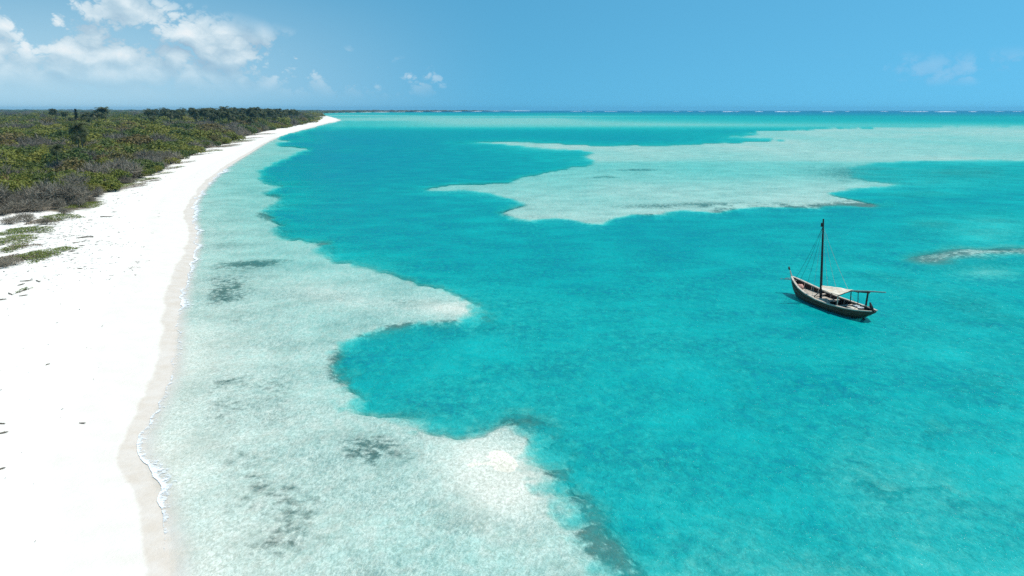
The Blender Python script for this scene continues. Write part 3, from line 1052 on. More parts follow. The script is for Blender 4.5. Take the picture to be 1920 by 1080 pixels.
# a few small bare bushes standing alone on the sand in front of the thicket
for (a, b_, rr, lab) in [(18, 420, 2.0, 'small bare grey bush on the sand above the creeper mats, at the left edge'), (52, 415, 2.2, 'small bare grey bush on the sand just before the thicket'),
                         (88, 421, 1.6, 'low bare twiggy bush on the sand between thicket and longest creeper'), (8, 500, 1.8, 'low dry bush at the left edge beside the brown creeper'),
                         (120, 402, 1.8, 'bare bush leaning out behind the narrow creeper tongue'), (222, 357, 1.5, 'little bare bush on the sand beyond the thicket corner')]:
    x, y, z = px_ground(a, b_)
    fol, st, both = shrub_lib['grey'][random.randrange(4)]
    e = empty('bare_shrub', (x, y, z - 0.05), random.uniform(0, 6.28))
    e.scale = (rr, rr, rr * 0.75)
    child('twigs', fol, e)
    child('stems', st, e)
    tag(e, lab, 'shrub', GRP['grey'])

# everything farther back reads as one mass
rest = [t for t in pool if id(t) not in chosen]
lib = bpy.data.collections.new('shrub_library')
order = ['olive', 'dark', 'rusty', 'grey']
for k, kd in enumerate(order):
    for q in range(4):
        po = bpy.data.objects.new('shrub_%02d' % (k * 4 + q), shrub_lib[kd][q][2])
        lib.objects.link(po)
pm = bpy.data.meshes.new('far_scrub')
pm.from_pydata([(t[0], t[1], t[2] - 0.1) for t in rest], [], [])
a1 = pm.attributes.new('pick', 'INT', 'POINT')
a1.data.foreach_set('value', np.array([order.index(t[5]) * 4 + random.randrange(4) for t in rest], np.int32))
a2 = pm.attributes.new('turn', 'FLOAT_VECTOR', 'POINT')
a2.data.foreach_set('vector', np.array([(0, 0, random.uniform(0, 6.28)) for t in rest], np.float32).ravel())
a3 = pm.attributes.new('size', 'FLOAT_VECTOR', 'POINT')
a3.data.foreach_set('vector', np.array([(t[3] * 1.15, t[3] * 1.15, t[4] * 1.15) for t in rest], np.float32).ravel())
far = bpy.data.objects.new('far_scrub', pm)
COL.objects.link(far)
tag(far, 'mass of low grey-green scrub stretching from the beach to the horizon', 'scrub', kind='stuff')
ng = bpy.data.node_groups.new('scatter_scrub', 'GeometryNodeTree')
ng.interface.new_socket('Geometry', in_out='INPUT', socket_type='NodeSocketGeometry')
ng.interface.new_socket('Geometry', in_out='OUTPUT', socket_type='NodeSocketGeometry')
gi, go = ng.nodes.new('NodeGroupInput'), ng.nodes.new('NodeGroupOutput')
ip = ng.nodes.new('GeometryNodeInstanceOnPoints')
ci = ng.nodes.new('GeometryNodeCollectionInfo')
ci.inputs['Collection'].default_value = lib
ci.inputs['Separate Children'].default_value = True
ci.inputs['Reset Children'].default_value = True


def named(nm, ty):
    nd = ng.nodes.new('GeometryNodeInputNamedAttribute')
    nd.data_type = ty
    nd.inputs[0].default_value = nm
    return nd.outputs[0]


e2r = ng.nodes.new('FunctionNodeEulerToRotation')
ng.links.new(named('turn', 'FLOAT_VECTOR'), e2r.inputs[0])
ng.links.new(gi.outputs[0], ip.inputs['Points'])
ng.links.new(ci.outputs[0], ip.inputs['Instance'])
ip.inputs['Pick Instance'].default_value = True
ng.links.new(named('pick', 'INT'), ip.inputs['Instance Index'])
ng.links.new(e2r.outputs[0], ip.inputs['Rotation'])
ng.links.new(named('size', 'FLOAT_VECTOR'), ip.inputs['Scale'])
ng.links.new(ip.outputs[0], go.inputs[0])
md = far.modifiers.new('scatter', 'NODES')
md.node_group = ng

# palms: one alone in the near scrub, a small stand farther left, a long grove behind the bend of the beach
x, y, z = px_ground(161, 309)
put_palm(x, y, z, 13.0, 'lone shaggy palm standing above the near scrub left of the beach', None, 1)
x, y, z = px_ground(150, 312)
put_palm(x, y, z, 10.0, 'low palm with a dry skirt beside the lone near palm', None, 2)
x, y, z = px_ground(113, 333)
put_palm(x, y, z, 8.0, 'stubby palm half sunk in the thicket left of the lone palm', None, 3)
for (a, b_, hh) in [(108, 243, 13), (128, 242, 12), (136, 244, 8), (162, 246, 10), (168, 244, 11), (174, 248, 9), (180, 246, 11), (186, 243, 12), (192, 243, 14), (198, 246, 11), (201, 243, 14), (170, 250, 8)]:
    x, y, z = px_ground(a + random.uniform(-1, 1), b_)
    put_palm(x, y, z, hh * 1.25, 'palm in the small stand left of centre in the scrub, far from the beach', 'palms in the small stand')
grove = 0
rg = random.Random(77)
while grove < 280:
    a = rg.uniform(300, 575)
    Yd = rg.uniform(560, 1500)
    X = (a - 960) / F * Yd * 1.0
    if X > px(a, 230, 2)[0] + 1e9:
        continue
    sc_ = float(sdpoly(np.array([X]), np.array([Yd]), SCRUB)[0])
    if sc_ < 6 or rg.random() > math.exp(-sc_ / 420):
        continue
    if a < 380 and rg.random() < 0.5:
        continue
    z = float(ground_zs([X], [Yd])[0])
    put_palm(X, Yd, z, rg.uniform(11, 18), 'palm in the long dark grove behind the far bend of the beach', 'palms in the far grove')
    grove += 1

# casuarina
def casuarina_meshes(seed):
    rg = random.Random(seed)
    tr, cr = Bag(), Bag()
    tr.tube([(0, 0, -0.02), (0.01, 0, 0.5), (0, 0.01, 1.0)], [0.03, 0.018, 0.004], 6)
    for i in range(1700):
        t = 0.06 + 0.94 * rg.random() ** 1.35
        rad = 0.23 * (1 - t) ** 0.75 * (0.62 + 0.38 * math.sin(t * 27 + seed)) + 0.012
        an = rg.uniform(0, 6.28)
        r = rad * math.sqrt(rg.random())
        p = Vector((r * math.cos(an), r * math.sin(an), t))
        d = Vector((math.cos(an), math.sin(an), rg.uniform(-.6, .8))).normalized() * rg.uniform(0.05, 0.09)
        s_ = d.cross(Vector((0, 0, 1))).normalized() * 0.016
        cr.quad([p - s_, p + s_, p + d], rg.random())
        if i % 60 == 0:
            tr.tube([(0, 0, t * 0.9), p], [0.006, 0.002], 3)
    return tr.mesh('trunk', [M_wood]), cr.mesh('crown', [M_casu])


ctr, ccr = casuarina_meshes(5)
for (a, b_, hh, lab) in [(147, 243, 17.5, 'tall dark conical casuarina tree rising above the scrub at the left'), (196, 224, 17, 'small far casuarina poking above the horizon right of the tall one')]:
    x, y, z = px_ground(a, b_)
    e = empty('casuarina_tree', (x, y, z - 0.1))
    e.scale = (hh, hh, hh)
    child('trunk', ctr, e)
    child('crown', ccr, e)
    tag(e, lab, 'tree')


# creepers on the sand: each mat is a low mound of runners and leaves
def creeper(cx, cy, rx, ry, mat, dense, seed, label, name='beach_creeper', hgt=0.5):
    ry = ry * 1.65
    x0, y0, z0 = px_ground(cx, cy)
    xl = px(cx - rx, cy, z0)[0]
    xr = px(cx + rx, cy, z0)[0]
    ya = px(cx, cy + ry, z0)[1]
    yb = px(cx, cy - ry, z0)[1]
    A, B = (xr - xl) / 2, (yb - ya) / 2
    yc = (ya + yb) / 2
    rg = random.Random(seed)
    e = empty(name, (x0, yc, 0))
    lv, rn = Bag(), Bag()
    N = int(dense * A * B * 3.14)
    pts = []
    while len(pts) < N:
        a_, b_ = rg.uniform(-1.15, 1.15), rg.uniform(-1.15, 1.15)
        rr = math.hypot(a_, b_)
        lim = 0.85 + 0.22 * math.sin(3 * math.atan2(b_, a_) + seed) + 0.12 * math.sin(7 * math.atan2(b_, a_) + 2 * seed)
        if rr > lim * (0.80 + 0.28 * rg.random()):
            continue
        pts.append((a_ * A, b_ * B, rr))
    P_ = np.array(pts)
    zz = ground_zs(P_[:, 0] + x0, P_[:, 1] + yc)
    for (a_, b_, rr), z_ in zip(pts, zz):
        hz = z_ + hgt * max(0.06, 1 - rr * rr) * rg.uniform(0.25, 1.0) + 0.02
        p = Vector((a_, b_, hz))
        an = rg.uniform(0, 6.28)
        u = Vector((math.cos(an), math.sin(an), rg.uniform(-.5, .5))) * rg.uniform(0.07, 0.13)
        w_ = Vector((-math.sin(an), math.cos(an), rg.uniform(-.5, .5))) * rg.uniform(0.05, 0.10)
        lv.quad([p - u, p + w_, p + u, p - w_], rg.random())
    for k in range(int(8 + A * 2)):
        an = rg.uniform(0, 6.28)
        L = rg.uniform(0.75, 1.25)
        q = [(A * i / 5 * L * math.cos(an + 0.25 * math.sin(i + k)), B * i / 5 * L * math.sin(an + 0.25 * math.sin(i + k))) for i in range(6)]
        qz = ground_zs([t[0] + x0 for t in q], [t[1] + yc for t in q])
        q = [(t[0], t[1], float(z_) + 0.03) for t, z_ in zip(q, qz)]
        rn.tube(q, [0.025] * 5 + [0.008], 3)
    child('leaves', lv.mesh('leaves', [mat]), e)
    child('runners', rn.mesh('runners', [M_wood]), e)
    tag(e, label, 'creeper')


creeper(38, 436, 52, 7, M_creep, 30, 1, 'long green creeper mat on the sand, highest of the left edge ones')
creeper(18, 452, 42, 8, M_creep, 32, 2, 'green creeper mat on the sand just below the longest one')
creeper(18, 469, 20, 5, M_creep, 32, 3, 'small round green creeper patch at the left edge')
creeper(78, 479, 44, 10, M_creep, 34, 4, 'big bright green creeper mat nearest the viewer on the sand')
creeper(14, 490, 46, 13, M_dry, 36, 5, 'brown dried creeper mat at the left edge beside the big green one', hgt=0.2)
creeper(112, 409, 36, 4.5, M_creep, 30, 6, 'narrow green creeper tongue at the foot of the grey thicket')
creeper(80, 416, 26, 4, M_dry, 30, 7, 'brownish creeper behind the narrow green tongue', hgt=0.3)
creeper(160, 386, 26, 5, M_creep, 30, 8, 'green creeper under the purple-grey bush at the thicket edge')
creeper(214, 352, 22, 6, M_creep, 22, 9, 'green creeper mound on the sand right of the thicket')
creeper(261, 339, 13, 4, M_creep, 18, 10, 'farthest small green creeper patch out on the sand')
creeper(244, 352, 12, 4, M_dry, 12, 11, 'thin dry creeper tuft beside the far green patches')
creeper(44, 545, 7, 4, M_creep, 26, 12, 'tiny lone green beach plant on the open sand', hgt=0.35)
creeper(40, 462, 34, 4, M_dry, 18, 13, 'dry brown creeper strip between two green mats', hgt=0.12)

rg = random.Random(21)
for k in range(16):
    t = (k + rg.random() * .7) / 16
    a = 255 + 235 * t
    b_ = float(np.interp(a, [255, 292, 325, 360, 398, 440, 490], [347, 333, 314, 293, 281, 267, 251])) + rg.uniform(-2, 3)
    creeper(a, b_, rg.uniform(7, 15), rg.uniform(1.6, 3.2), M_dry if rg.random() < .6 else M_creep, 10, 60 + k, 'low creeper tuft at the foot of the scrub, %s from the near end' % ['first', 'second', 'third', 'fourth', 'fifth', 'sixth', 'seventh', 'eighth', 'ninth', 'tenth', 'eleventh', 'twelfth', 'thirteenth', 'fourteenth', 'fifteenth', 'sixteenth'][k], hgt=0.45)

# driftwood, each stick on its own
drift = [(160, 446, 2.2, 20), (173, 444, 0.9, -30), (143, 455, 0.9, 40), (154, 461, 0.9, 5), (134, 472, 1.0, 60), (200, 407, 2.2, -12), (214, 398, 0.9, 10), (170, 413, 0.8, 30), (72, 528, 1.1, -20), (50, 527, 1.3, 25), (40, 534, 0.9, 70),
         (20, 552, 1.2, -50), (44, 555, 0.8, 15), (3, 563, 0.9, 40), (150, 504, 0.7, 5), (155, 794, 0.42, 10), (6, 812, 0.55, 30), (4, 795, 0.45, -20), (3, 880, 0.4, 35), (90, 684, 0.35, 70), (508, 912, 0.0, 0)]
for i, (a, b_, L, an) in enumerate(drift):
    if L == 0:
        continue
    x, y, z = px_ground(a, b_)
    rg = random.Random(i + 40)
    bg_ = Bag()
    pts = [(L * (t - .5), 0.12 * L * math.sin(3.1 * t + i), 0.03 + 0.05 * L * abs(math.sin(2.2 * t + i))) for t in (0, .25, .5, .75, 1)]
    r0 = 0.030 + 0.028 * L
    bg_.tube(pts, [r0 * .6, r0, r0 * 1.1, r0 * .8, r0 * .3], 6)
    tw = Bag()
    for k in range(3):
        t = pts[1 + k]
        tw.tube([t, (t[0] + rg.uniform(.1, .3) * L, t[1] + rg.uniform(-.3, .3) * L, t[2] + .12 * L * rg.random())], [r0 * .5, r0 * .15], 4)
    e = empty('driftwood', (x, y, z), R(an))
    child('stem', bg_.mesh('stem', [M_wood]), e)
    child('twig', tw.mesh('twig', [M_wood]), e)
    where = 'on the dry sand below the creepers' if b_ < 600 else 'on the open white sand near the viewer'
    tag(e, 'dark weathered driftwood stick ' + where, 'driftwood', 'driftwood sticks ' + where)

# wrack: specks of dead weed and leaves nobody could count
wr = Bag()
rg = random.Random(9)
for k in range(1500):
    z_ = rg.random()
    if z_ < 0.62:
        a, b_ = rg.gauss(110, 75), rg.gauss(440, 45)
        if b_ < 395 + (200 - a) * 0.05 or b_ > 560:
            continue
    elif z_ < 0.86:
        t = rg.random()
        a, b_ = 200 + 220 * t + rg.gauss(0, 14), 385 - 115 * t + rg.gauss(0, 7)
    else:
        if rg.random() < 0.72:
            continue
        a, b_ = rg.uniform(-20, 200), rg.uniform(560, 1000)
    X, Y = px(a, b_, 1.2)
    wr.quad([(X, Y, 0)], rg.random())
vv = np.array(wr.v)
sv = sdpoly(vv[:, 0], vv[:, 1], LAND)
zz = land_height(vv[:, 0], vv[:, 1], np.maximum(sv, 0))
wk = Bag()
for (X, Y, _), z_, s_ in zip(wr.v, zz, sv):
    if s_ < 5:
        continue
    clump = rg.randrange(1, 5) if Y > 75 else 1
    big = min(1.0, 0.25 + Y / 160)
    for c_ in range(clump):
        an = rg.uniform(0, 6.28)
        L, wd = rg.uniform(0.08, 0.34) * big, rg.uniform(0.02, 0.05) * big
        ox, oy = rg.gauss(0, .15), rg.gauss(0, .15)
        u = Vector((math.cos(an) * L, math.sin(an) * L, rg.uniform(-.02, .05)))
        s2 = Vector((-math.sin(an) * wd, math.cos(an) * wd, 0.01))
        p = Vector((X + ox, Y + oy, z_ + 0.05))
        wk.quad([p - u - s2, p + u * .2 + s2, p + u, p - s2 * 1.5], rg.random())
wo_ = bpy.data.objects.new('seaweed_wrack', wk.mesh('seaweed_wrack', [leaf_mat('wrack', (0.07, 0.055, 0.05), (0.15, 0.125, 0.11), (0.22, 0.2, 0.18), 0, .9)]))
COL.objects.link(wo_)
tag(wo_, 'scattered dark specks of dry seaweed and leaves on the upper beach', 'seaweed', kind='stuff')


# ---------------------------------------------------------------- the dhow
def wood(name, c1, c2, scale=3.0, rough=0.75, stripe=None):
    m, n = material(name)
    tcn = n.node('ShaderNodeTexCoord')
    o = tcn.outputs['Object']
    g = n.noise(n.scaled(o, (0.6, 5.0, 5.0)), scale, 5.0, 0.65)
    blot = n.noise(o, 1.3, 4.0, 0.65)
    c = n.mix(n.ss(g, 0.3, 0.7), c1, c2)
    c = n.mix(n.m('MULTIPLY', n.ss(blot, 0.5, 0.75), 0.5), c, tuple(q * 0.5 for q in c1))
    if stripe:
        sp = n.node('ShaderNodeSeparateXYZ')
        n.set(sp.inputs[0], o)
        wl = n.m('ADD', sp.outputs[2], n.m('MULTIPLY', n.m('SUBTRACT', blot, 0.5), 0.12))
        c = n.mix(n.ss(wl, 0.30, 0.20), c, stripe)
    principled(n, c, rough, 0.3, bump(n, g, 0.4, 0.02))
    return m


M_hull = wood('tarred_planks', (0.032, 0.022, 0.015), (0.135, 0.09, 0.058), 3.0, 0.6, (0.030, 0.042, 0.036))
M_inner = wood('oiled_inner_planks', (0.018, 0.013, 0.011), (0.045, 0.032, 0.026))
M_pale = wood('bleached_wood', (0.44, 0.37, 0.29), (0.66, 0.58, 0.48))
M_deck = wood('deck_boards', (0.50, 0.41, 0.31), (0.72, 0.63, 0.52))
M_spar = wood('dark_spar', (0.022, 0.018, 0.016), (0.060, 0.046, 0.038))
M_pole = wood('grey_pole', (0.20, 0.19, 0.18), (0.40, 0.37, 0.33))
M_rope, n = material('rope')
principled(n, (0.50, 0.47, 0.42), 0.9, 0.1)
M_ropedark, n = material('tarred_rope')
principled(n, (0.05, 0.05, 0.05), 0.9, 0.1)
M_cloth, n = material('sailcloth')
tcn = n.node('ShaderNodeTexCoord')
cl = n.noise(n.scaled(tcn.outputs['Object'], (0.7, 2.5, 2.5)), 2.0, 4.0, 0.6)
principled(n, n.mix(n.ss(cl, 0.35, 0.7), (0.64, 0.52, 0.38), (0.86, 0.79, 0.66)), 0.9, 0.1, bump(n, cl, 0.5, 0.05))
M_white, n = material('white_paint')
principled(n, (0.78, 0.76, 0.72), 0.6, 0.3)
M_pink, n = material('faded_red_cloth')
tcn = n.node('ShaderNodeTexCoord')
principled(n, n.mix(n.noise(tcn.outputs['Object'], 5.0, 3.0), (0.55, 0.18, 0.13), (0.70, 0.50, 0.42)), 0.9, 0.1)

BX, BY, BA = 33.20, 68.84, R(108.0)
dhow = empty('dhow', (BX, BY, 0.0), BA)
tag(dhow, 'dark wooden dhow with bare mast and pale awning anchored in the turquoise lagoon', 'dhow')
TS = [0, .04, .10, .2, .36, .52, .68, .8, .89, .95, 1]
HB = [.34, .58, .92, 1.24, 1.47, 1.49, 1.32, 1.02, .64, .34, .04]
SZ = [1.10, 1.03, .94, .84, .77, .79, .97, 1.22, 1.48, 1.66, 1.82]
KZ = [.88, .58, .12, -.42, -.6, -.6, -.58, -.45, -.10, .40, 1.15]


def sect(t, inset=0.0):
    x = -5.84 + 11.65 * t
    b = max(np.interp(t, TS, HB) - inset, 0.012)
    zs = float(np.interp(t, TS, SZ))
    zk = min(float(np.interp(t, TS, KZ)) + inset, zs - 0.05)
    return x, b, zs, zk


def sect_pts(t, inset=0.0, m=9):
    x, b, zs, zk = sect(t, inset)
    return [(x, b * math.cos(a * math.pi / 2) ** 0.60, zs + (zk - zs) * math.sin(a * math.pi / 2) ** 1.25) for a in [i / (m - 1) for i in range(m)]]


def loft(inset, flip, ts, m=9):
    v, f = [], []
    for t in ts:
        pr = sect_pts(t, inset, m)
        row = [(x, y, z) for x, y, z in pr] + [(x, -y, z) for x, y, z in pr[-2::-1]]
        v += row
    k = 2 * m - 1
    for i in range(len(ts) - 1):
        for j in range(k - 1):
            q = (i * k + j, i * k + j + 1, (i + 1) * k + j + 1, (i + 1) * k + j)
            f.append(q[::-1] if flip else q)
    return v, f, k


ts = [i / 40 for i in range(41)]
v, f, k = loft(0.0, True, ts)
f.append(tuple(range(k)))                                  # transom
hull = mesh_obj('hull', v, f, M_hull, dhow, smooth=False)
for p in hull.data.polygons:
    p.use_smooth = len(p.vertices) == 4
v2, f2, k = loft(0.07, False, [t for t in ts if 0.012 < t < 0.985])
f2.append(tuple(range(k))[::-1])
mesh_obj('inner_planking', v2, f2, M_inner, dhow, smooth=True)


def bag_obj(name, bag, mat, parent=dhow):
    me = bag.mesh(name, [mat])
    return child(name, me, parent)


def ribbon(name, fn, tsr, mat, hw, hh, parent=dhow):
    """square-sectioned strip along fn(t)"""
    b = Bag()
    P3 = [fn(t) for t in tsr]
    vv_ = []
    for (x, y, z) in P3:
        sy = 1 if y >= 0 else -1
        vv_ += [(x, y - sy * hw * .8, z - hh), (x, y + sy * hw, z - hh), (x, y + sy * hw, z + hh), (x, y - sy * hw * .8, z + hh)]
    ff = []
    for i in range(len(P3) - 1):
        for j in range(4):
            ff.append((i * 4 + j, i * 4 + (j + 1) % 4, (i + 1) * 4 + (j + 1) % 4, (i + 1) * 4 + j))
    ff += [(3, 2, 1, 0), tuple(len(vv_) - 4 + q for q in range(4))]
    return mesh_obj(name, vv_, ff, mat, parent)


for sg in (1, -1):
    ribbon('gunwale', lambda t: (sect(t)[0], sg * sect(t)[1], sect(t)[2] + 0.03), ts, M_pale, 0.13, 0.05)
    ribbon('rubbing_strake', lambda t: (sect(t)[0], sg * (sect_pts(t)[2][1] + 0.01), sect_pts(t)[2][2]), ts[1:-2], M_hull, 0.05, 0.05)
# stem with its tall head, keel, sternpost
b = Bag()
b.tube([(3.6, 0, -.62), (4.5, 0, -.3), (5.1, 0, .35), (5.55, 0, 1.1), (5.82, 0, 1.75), (5.95, .06, 2.12), (6.02, .14, 2.45), (6.10, .22, 2.66)], [.09, .1, .1, .1, .095, .075, .06, .06], 6)
bag_obj('stem_post', b, M_pale)
b = Bag()
b.tube([(6.06, .24, 2.62), (6.14, .26, 2.78), (6.24, .18, 2.92)], [.10, .11, .06], 6)
bag_obj('stem_head', b, M_spar)
b = Bag()
b.tube([(-5.45, 0, .62), (-5.70, 0, .88), (-5.90, 0, 1.12)], [.05, .06, .05], 6)
for sg in (1, -1):
    q_ = [(-4.2, sg * .025, -.5), (-4.6, sg * .025, -.5), (-4.95, sg * .025, .05), (-4.7, sg * .025, .12)]
    b.quad(q_ if sg > 0 else q_[::-1])
bag_obj('rudder', b, M_spar)
b = Bag()
b.tube([(-5.75, 0, 1.1), (-5.45, 0.02, 1.45), (-5.25, .03, 1.85)], [.10, .16, .06], 6)
bag_obj('rudder_head', b, M_spar)
b = Bag()
b.tube([(-5.45, 0, 1.40), (-4.9, .05, 1.38), (-4.3, .1, 1.30)], [.045, .04, .03], 6)
bag_obj('tiller', b, M_pale)


def half_at(t, z):
    pr = sect_pts(t, 0.08, 17)
    zs_ = [p[2] for p in pr][::-1]
    ys_ = [p[1] for p in pr][::-1]
    return float(np.interp(z, zs_, ys_))


def deck_part(name, t0, t1, z0, mat, boards):
    """boards laid across the boat between stations, each a plank of its own"""
    root = None
    for i in range(boards):
        a = t0 + (t1 - t0) * i / boards
        c = t0 + (t1 - t0) * (i + 1) / boards - 0.0022
        z = z0(0.5 * (a + c)) if callable(z0) else z0
        z += random.uniform(-.012, .012)
        ya, yc = half_at(a, z), half_at(c, z)
        xa, xc = sect(a)[0], sect(c)[0]
        vb = [(xa, -ya, z), (xc, -yc, z), (xc, yc, z), (xa, ya, z)]
        vb = [(p[0], p[1], p[2] - .04) for p in vb] + vb
        mesh_obj('deck_board', vb, [(3, 2, 1, 0), (4, 5, 6, 7), (0, 1, 5, 4), (1, 2, 6, 5), (2, 3, 7, 6), (3, 0, 4, 7)], mat, dhow)


fore = lambda t: float(np.interp(t, [.55, .7, .85, .95], [.46, .56, .80, 1.25]))
deck_part('deck', 0.50, 0.94, fore, M_deck, 22)
deck_part('deck', 0.24, 0.497, .12, M_inner, 12)
deck_part('deck', 0.05, 0.237, .66, M_spar, 8)
# frames standing against the inside of the planking
for t in (.26, .35, .44, .53, .60, .67, .74, .81, .88):
    for sg in (1, -1):
        b = Bag()
        pr = sect_pts(t, 0.10, 13)[:8]
        b.tube([(x, sg * max(y, .02), z) for x, y, z in pr], [.045] * 8, 4)
        bag_obj('frame', b, M_pale)
# thwarts across the boat
for t, z in ((.335, .62), (.50, .64), (.66, .80)):
    x, bb, zs, zk = sect(t)
    hw = bb - .06
    vb = [(x - .13, -hw, z), (x + .13, -hw, z), (x + .13, hw, z), (x - .13, hw, z)]
    vb = [(p[0], p[1], p[2] - .07) for p in vb] + vb
    mesh_obj('thwart', vb, [(3, 2, 1, 0), (4, 5, 6, 7), (0, 1, 5, 4), (1, 2, 6, 5), (2, 3, 7, 6), (3, 0, 4, 7)], M_pale, dhow)
# mast, raked forward
MX0, MX1, MZ = 1.15, 1.95, 8.95
mast_pts = [(MX0 + (MX1 - MX0) * t, 0.15 * t, .2 + (MZ - .2) * t) for t in [i / 10 for i in range(11)]]
b = Bag()
b.tube(mast_pts, [.135, .135, .13, .125, .12, .115, .11, .10, .09, .085, .075], 10)
mast = bag_obj('mast', b, M_spar)
b = Bag()
b.tube([(1.9, .34, 8.15), (1.9, .34, 8.55)], [.09, .09], 6)
b.tube([(1.91, .10, 8.45), (1.91, .34, 8.45)], [.05, .05], 5)
child('halyard_block', b.mesh('halyard_block', [M_spar]), mast)
# standing rigging
top1 = Vector((1.88, .14, 8.2))
for i, (p, mt) in enumerate([((4.9, .55, 1.5), M_ropedark), ((3.8, .95, 1.25), M_ropedark), ((1.6, -1.36, .9), M_rope), ((.3, -1.47, .84), M_rope), ((-2.0, -1.36, .86), M_rope), ((.9, 1.42, .86), M_rope), ((2.2, 1.3, .98), M_ropedark)]):
    p = Vector(p)
    b = Bag()
    b.tube([tuple(top1.lerp(p, q) + Vector((0, 0, -.35 * math.sin(math.pi * q)))) for q in (0, .25, .5, .75, 1)], [.016] * 5, 4)
    bag_obj('stay_rope', b, mt)
# long spar lying aft over the awning frame
b = Bag()
b.tube([(1.35, .02, 1.86), (-.6, -.18, 2.07), (-2.6, -.36, 2.30), (-4.5, -.42, 2.72), (-6.2, -.74, 3.02)], [.06, .065, .075, .075, .045], 8)
bag_obj('ridge_pole', b, M_pole)
b = Bag()
b.tube([(-2.2, -.62, 2.16), (-3.3, -.50, 2.36), (-4.75, -.32, 2.64)], [.06, .075, .06], 7)
bag_obj('awning_pole', b, M_spar)
for (x, y, z0_, x1, y1, zt, r, mt) in [(-1.86, -.98, .6, -2.15, -.62, 2.14, .05, M_spar), (-2.64, -1.22, .6, -3.0, -.66, 2.28, .042, M_spar), (-4.07, -.74, .6, -4.5, -.36, 2.72, .10, M_spar),
                                      (-2.38, 1.16, .5, -2.45, 1.27, 1.9, .055, M_pale), (1.05, 1.36, .6, .32, .78, 1.78, .045, M_spar), (1.1, -1.38, .6, 1.08, -1.2, 1.72, .045, M_spar)]:
    b = Bag()
    b.tube([(x, y, z0_), (x1, y1, zt)], [r, r * .85], 7)
    bag_obj('awning_post', b, mt)
b = Bag()
b.tube([(-2.47, 1.34, 1.86), (-2.52, .5, 2.12), (-2.55, -.36, 2.28), (-2.45, -1.3, 2.0)], [.045] * 4, 6)
bag_obj('awning_cross_pole', b, M_spar)
# awning of sailcloth: ridge along the spar, hanging to either side
v, f = [], []
nu, nv = 22, 16
Rg, Ep, Es = [(Vector(a), Vector(c)) for a, c in (((1.32, .0, 1.97), (-2.52, -.36, 2.40)), ((.30, .80, 1.80), (-2.47, 1.30, 1.94)), ((1.12, -1.22, 1.74), (-2.42, -1.36, 2.02)))]
for i in range(nu + 1):
    u = i / nu
    rd, ep, es = Rg[0].lerp(Rg[1], u), Ep[0].lerp(Ep[1], u), Es[0].lerp(Es[1], u)
    for j in range(nv + 1):
        s_ = j / nv * 2 - 1
        p = rd.lerp(ep, s_) if s_ > 0 else rd.lerp(es, -s_)
        a_ = abs(s_)
        sag = .09 * math.sin(math.pi * a_) * (.5 + .5 * math.sin(math.pi * u)) + .018 * math.sin(11 * a_ + 9 * u) + .015 * math.sin(17 * u)
        v.append((p.x, p.y, p.z - sag))
for i in range(nu):
    for j in range(nv):
        a = i * (nv + 1) + j
        f.append((a, a + 1, a + nv + 2, a + nv + 1))
aw = mesh_obj('awning', v, f, M_cloth, dhow, smooth=True)
sd_ = aw.modifiers.new('thickness', 'SOLIDIFY')
sd_.thickness = 0.03
# bowsprit spar to the left of the stem
b = Bag()
b.tube([(4.9, .1, 1.62), (5.9, .55, 1.58), (6.5, .98, 1.52)], [.05, .045, .03], 6)
bag_obj('bowsprit', b, M_pole)
b = Bag()
b.tube([(5.5, -.1, 1.75), (5.75, .5, 1.72), (5.9, .9, 1.70)], [.04, .03, .02], 5)
bag_obj('bow_spar', b, M_pole)


# loose gear lying in the boat
def boat_pt(x, y, z):
    c_, s_ = math.cos(BA), math.sin(BA)
    return (BX + c_ * x - s_ * y, BY + s_ * x + c_ * y, z)


def bundle(name, loc, rad, mat, seed, label, cat, strap=None):
    rg = random.Random(seed)
    bm_ = bmesh.new()
    bmesh.ops.create_icosphere(bm_, subdivisions=3, radius=1.0)
    for vt in bm_.verts:
        q = vt.co
        s_ = 1 + .10 * math.sin(5 * q.x + seed) * math.cos(6 * q.y) + .06 * math.sin(11 * q.z + 3 * q.x)
        vt.co = Vector((q.x * rad[0] * s_, q.y * rad[1] * s_, max(q.z * rad[2] * s_, -rad[2] * .55)))
    me = bpy.data.meshes.new(name)
    bm_.to_mesh(me)
    bm_.free()
    me.materials.append(mat)
    me.polygons.foreach_set('use_smooth', [True] * len(me.polygons))
    e = bpy.data.objects.new(name, me)
    COL.objects.link(e)
    x, y, z = boat_pt(*loc)
    e.location = (x, y, z + rad[2] * .55)
    e.rotation_euler = (0, 0, BA)
    tag(e, label, cat)
    if strap:
        b = Bag()
        for q in (-.35, .35):
            ring = [(rad[0] * q, rad[1] * 1.02 * math.cos(a_), max(rad[2] * 1.04 * math.sin(a_), -rad[2] * .52)) for a_ in [6.2832 * i_ / 14 for i_ in range(15)]]
            b.tube(ring, [.018] * 15, 4)
        child('lashing', b.mesh('lashing', [strap]), e)
    return e


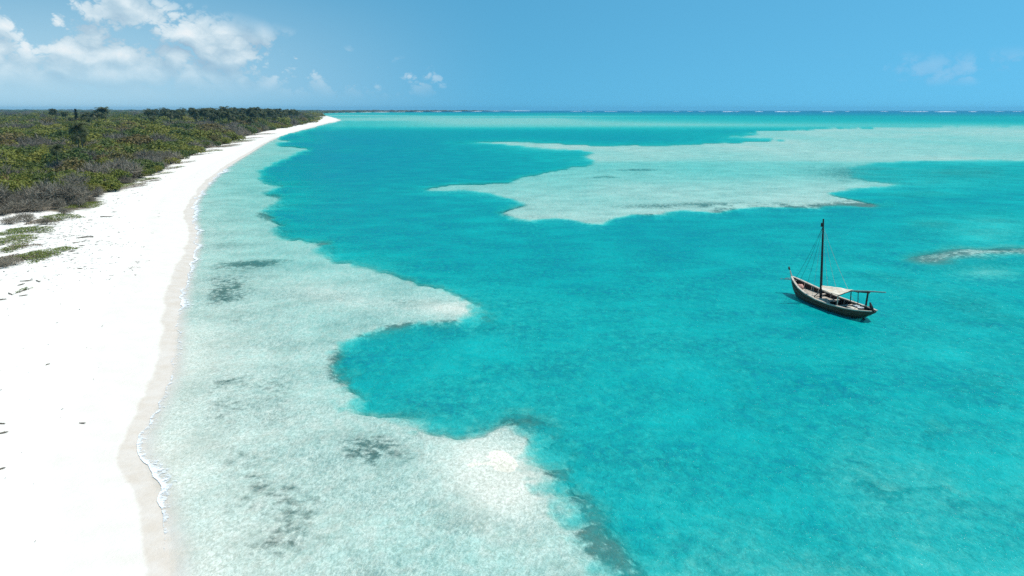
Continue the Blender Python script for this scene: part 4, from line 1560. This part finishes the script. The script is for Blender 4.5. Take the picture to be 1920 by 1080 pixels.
bundle('sail_bundle', (-3.8, .48, .68), (.85, .28, .2), M_cloth, 3, 'cream rolled sailcloth bundle lying along the port side of the stern', 'bundle', M_rope)
bundle('cloth_heap', (4.35, .05, .82), (.38, .40, .34), M_pink, 5, 'faded red and pink cloth heap in the bow of the dhow', 'cloth')
bundle('folded_tarpaulin', (2.6, .1, .40), (.7, .6, .12), M_cloth, 8, 'pale folded tarpaulin on the fore deck of the dhow', 'tarpaulin')
bundle('spare_sail', (.35, .35, .34), (.75, .55, .26), M_cloth, 11, 'pale spare sail heaped under the front of the awning', 'sail')
for i, (x, y, lab) in enumerate([(-3.05, -.62, 'white enamel basin on the stern deck, the one nearer the mast'), (-3.7, -.50, 'white enamel basin on the stern deck, the one nearer the stern post')]):
    b = Bag()
    prof = [(.10, 0), (.22, .02), (.28, .16), (.31, .17), (.27, .15), (.2, .05), (.02, .04)]
    m_ = 14
    for (r, z) in prof:
        for q in range(m_):
            b.v.append((r * math.cos(6.2832 * q / m_), r * math.sin(6.2832 * q / m_), z))
    for i_ in range(len(prof) - 1):
        for q in range(m_):
            b.f.append((i_ * m_ + q, i_ * m_ + (q + 1) % m_, (i_ + 1) * m_ + (q + 1) % m_, (i_ + 1) * m_ + q))
            b.a.append(.5)
            b.s.append(0)
    o = bpy.data.objects.new('basin', b.mesh('basin', [M_white]))
    COL.objects.link(o)
    o.location = boat_pt(x, y, .69)
    tag(o, lab, 'basin')

# ---------------------------------------------------------------- haze
hb = mesh_obj('haze', [(x, y, z) for x in (-27000, 13000) for y in (-400, 10800) for z in (-19.5, 48.0)],
              [(0, 1, 3, 2), (4, 6, 7, 5), (0, 4, 5, 1), (2, 3, 7, 6), (0, 2, 6, 4), (1, 5, 7, 3)])
hm, n = material('haze_air')
vol = n.node('ShaderNodeVolumePrincipled')
vol.inputs['Color'].default_value = (0.22, 0.66, 0.96, 1)
vol.inputs['Density'].default_value = 0.00007
vol.inputs['Anisotropy'].default_value = 0.2
oo = n.node('ShaderNodeOutputMaterial')
n.l.new(vol.outputs[0], oo.inputs['Volume'])
hb.data.materials.append(hm)
tag(hb, kind='stuff')
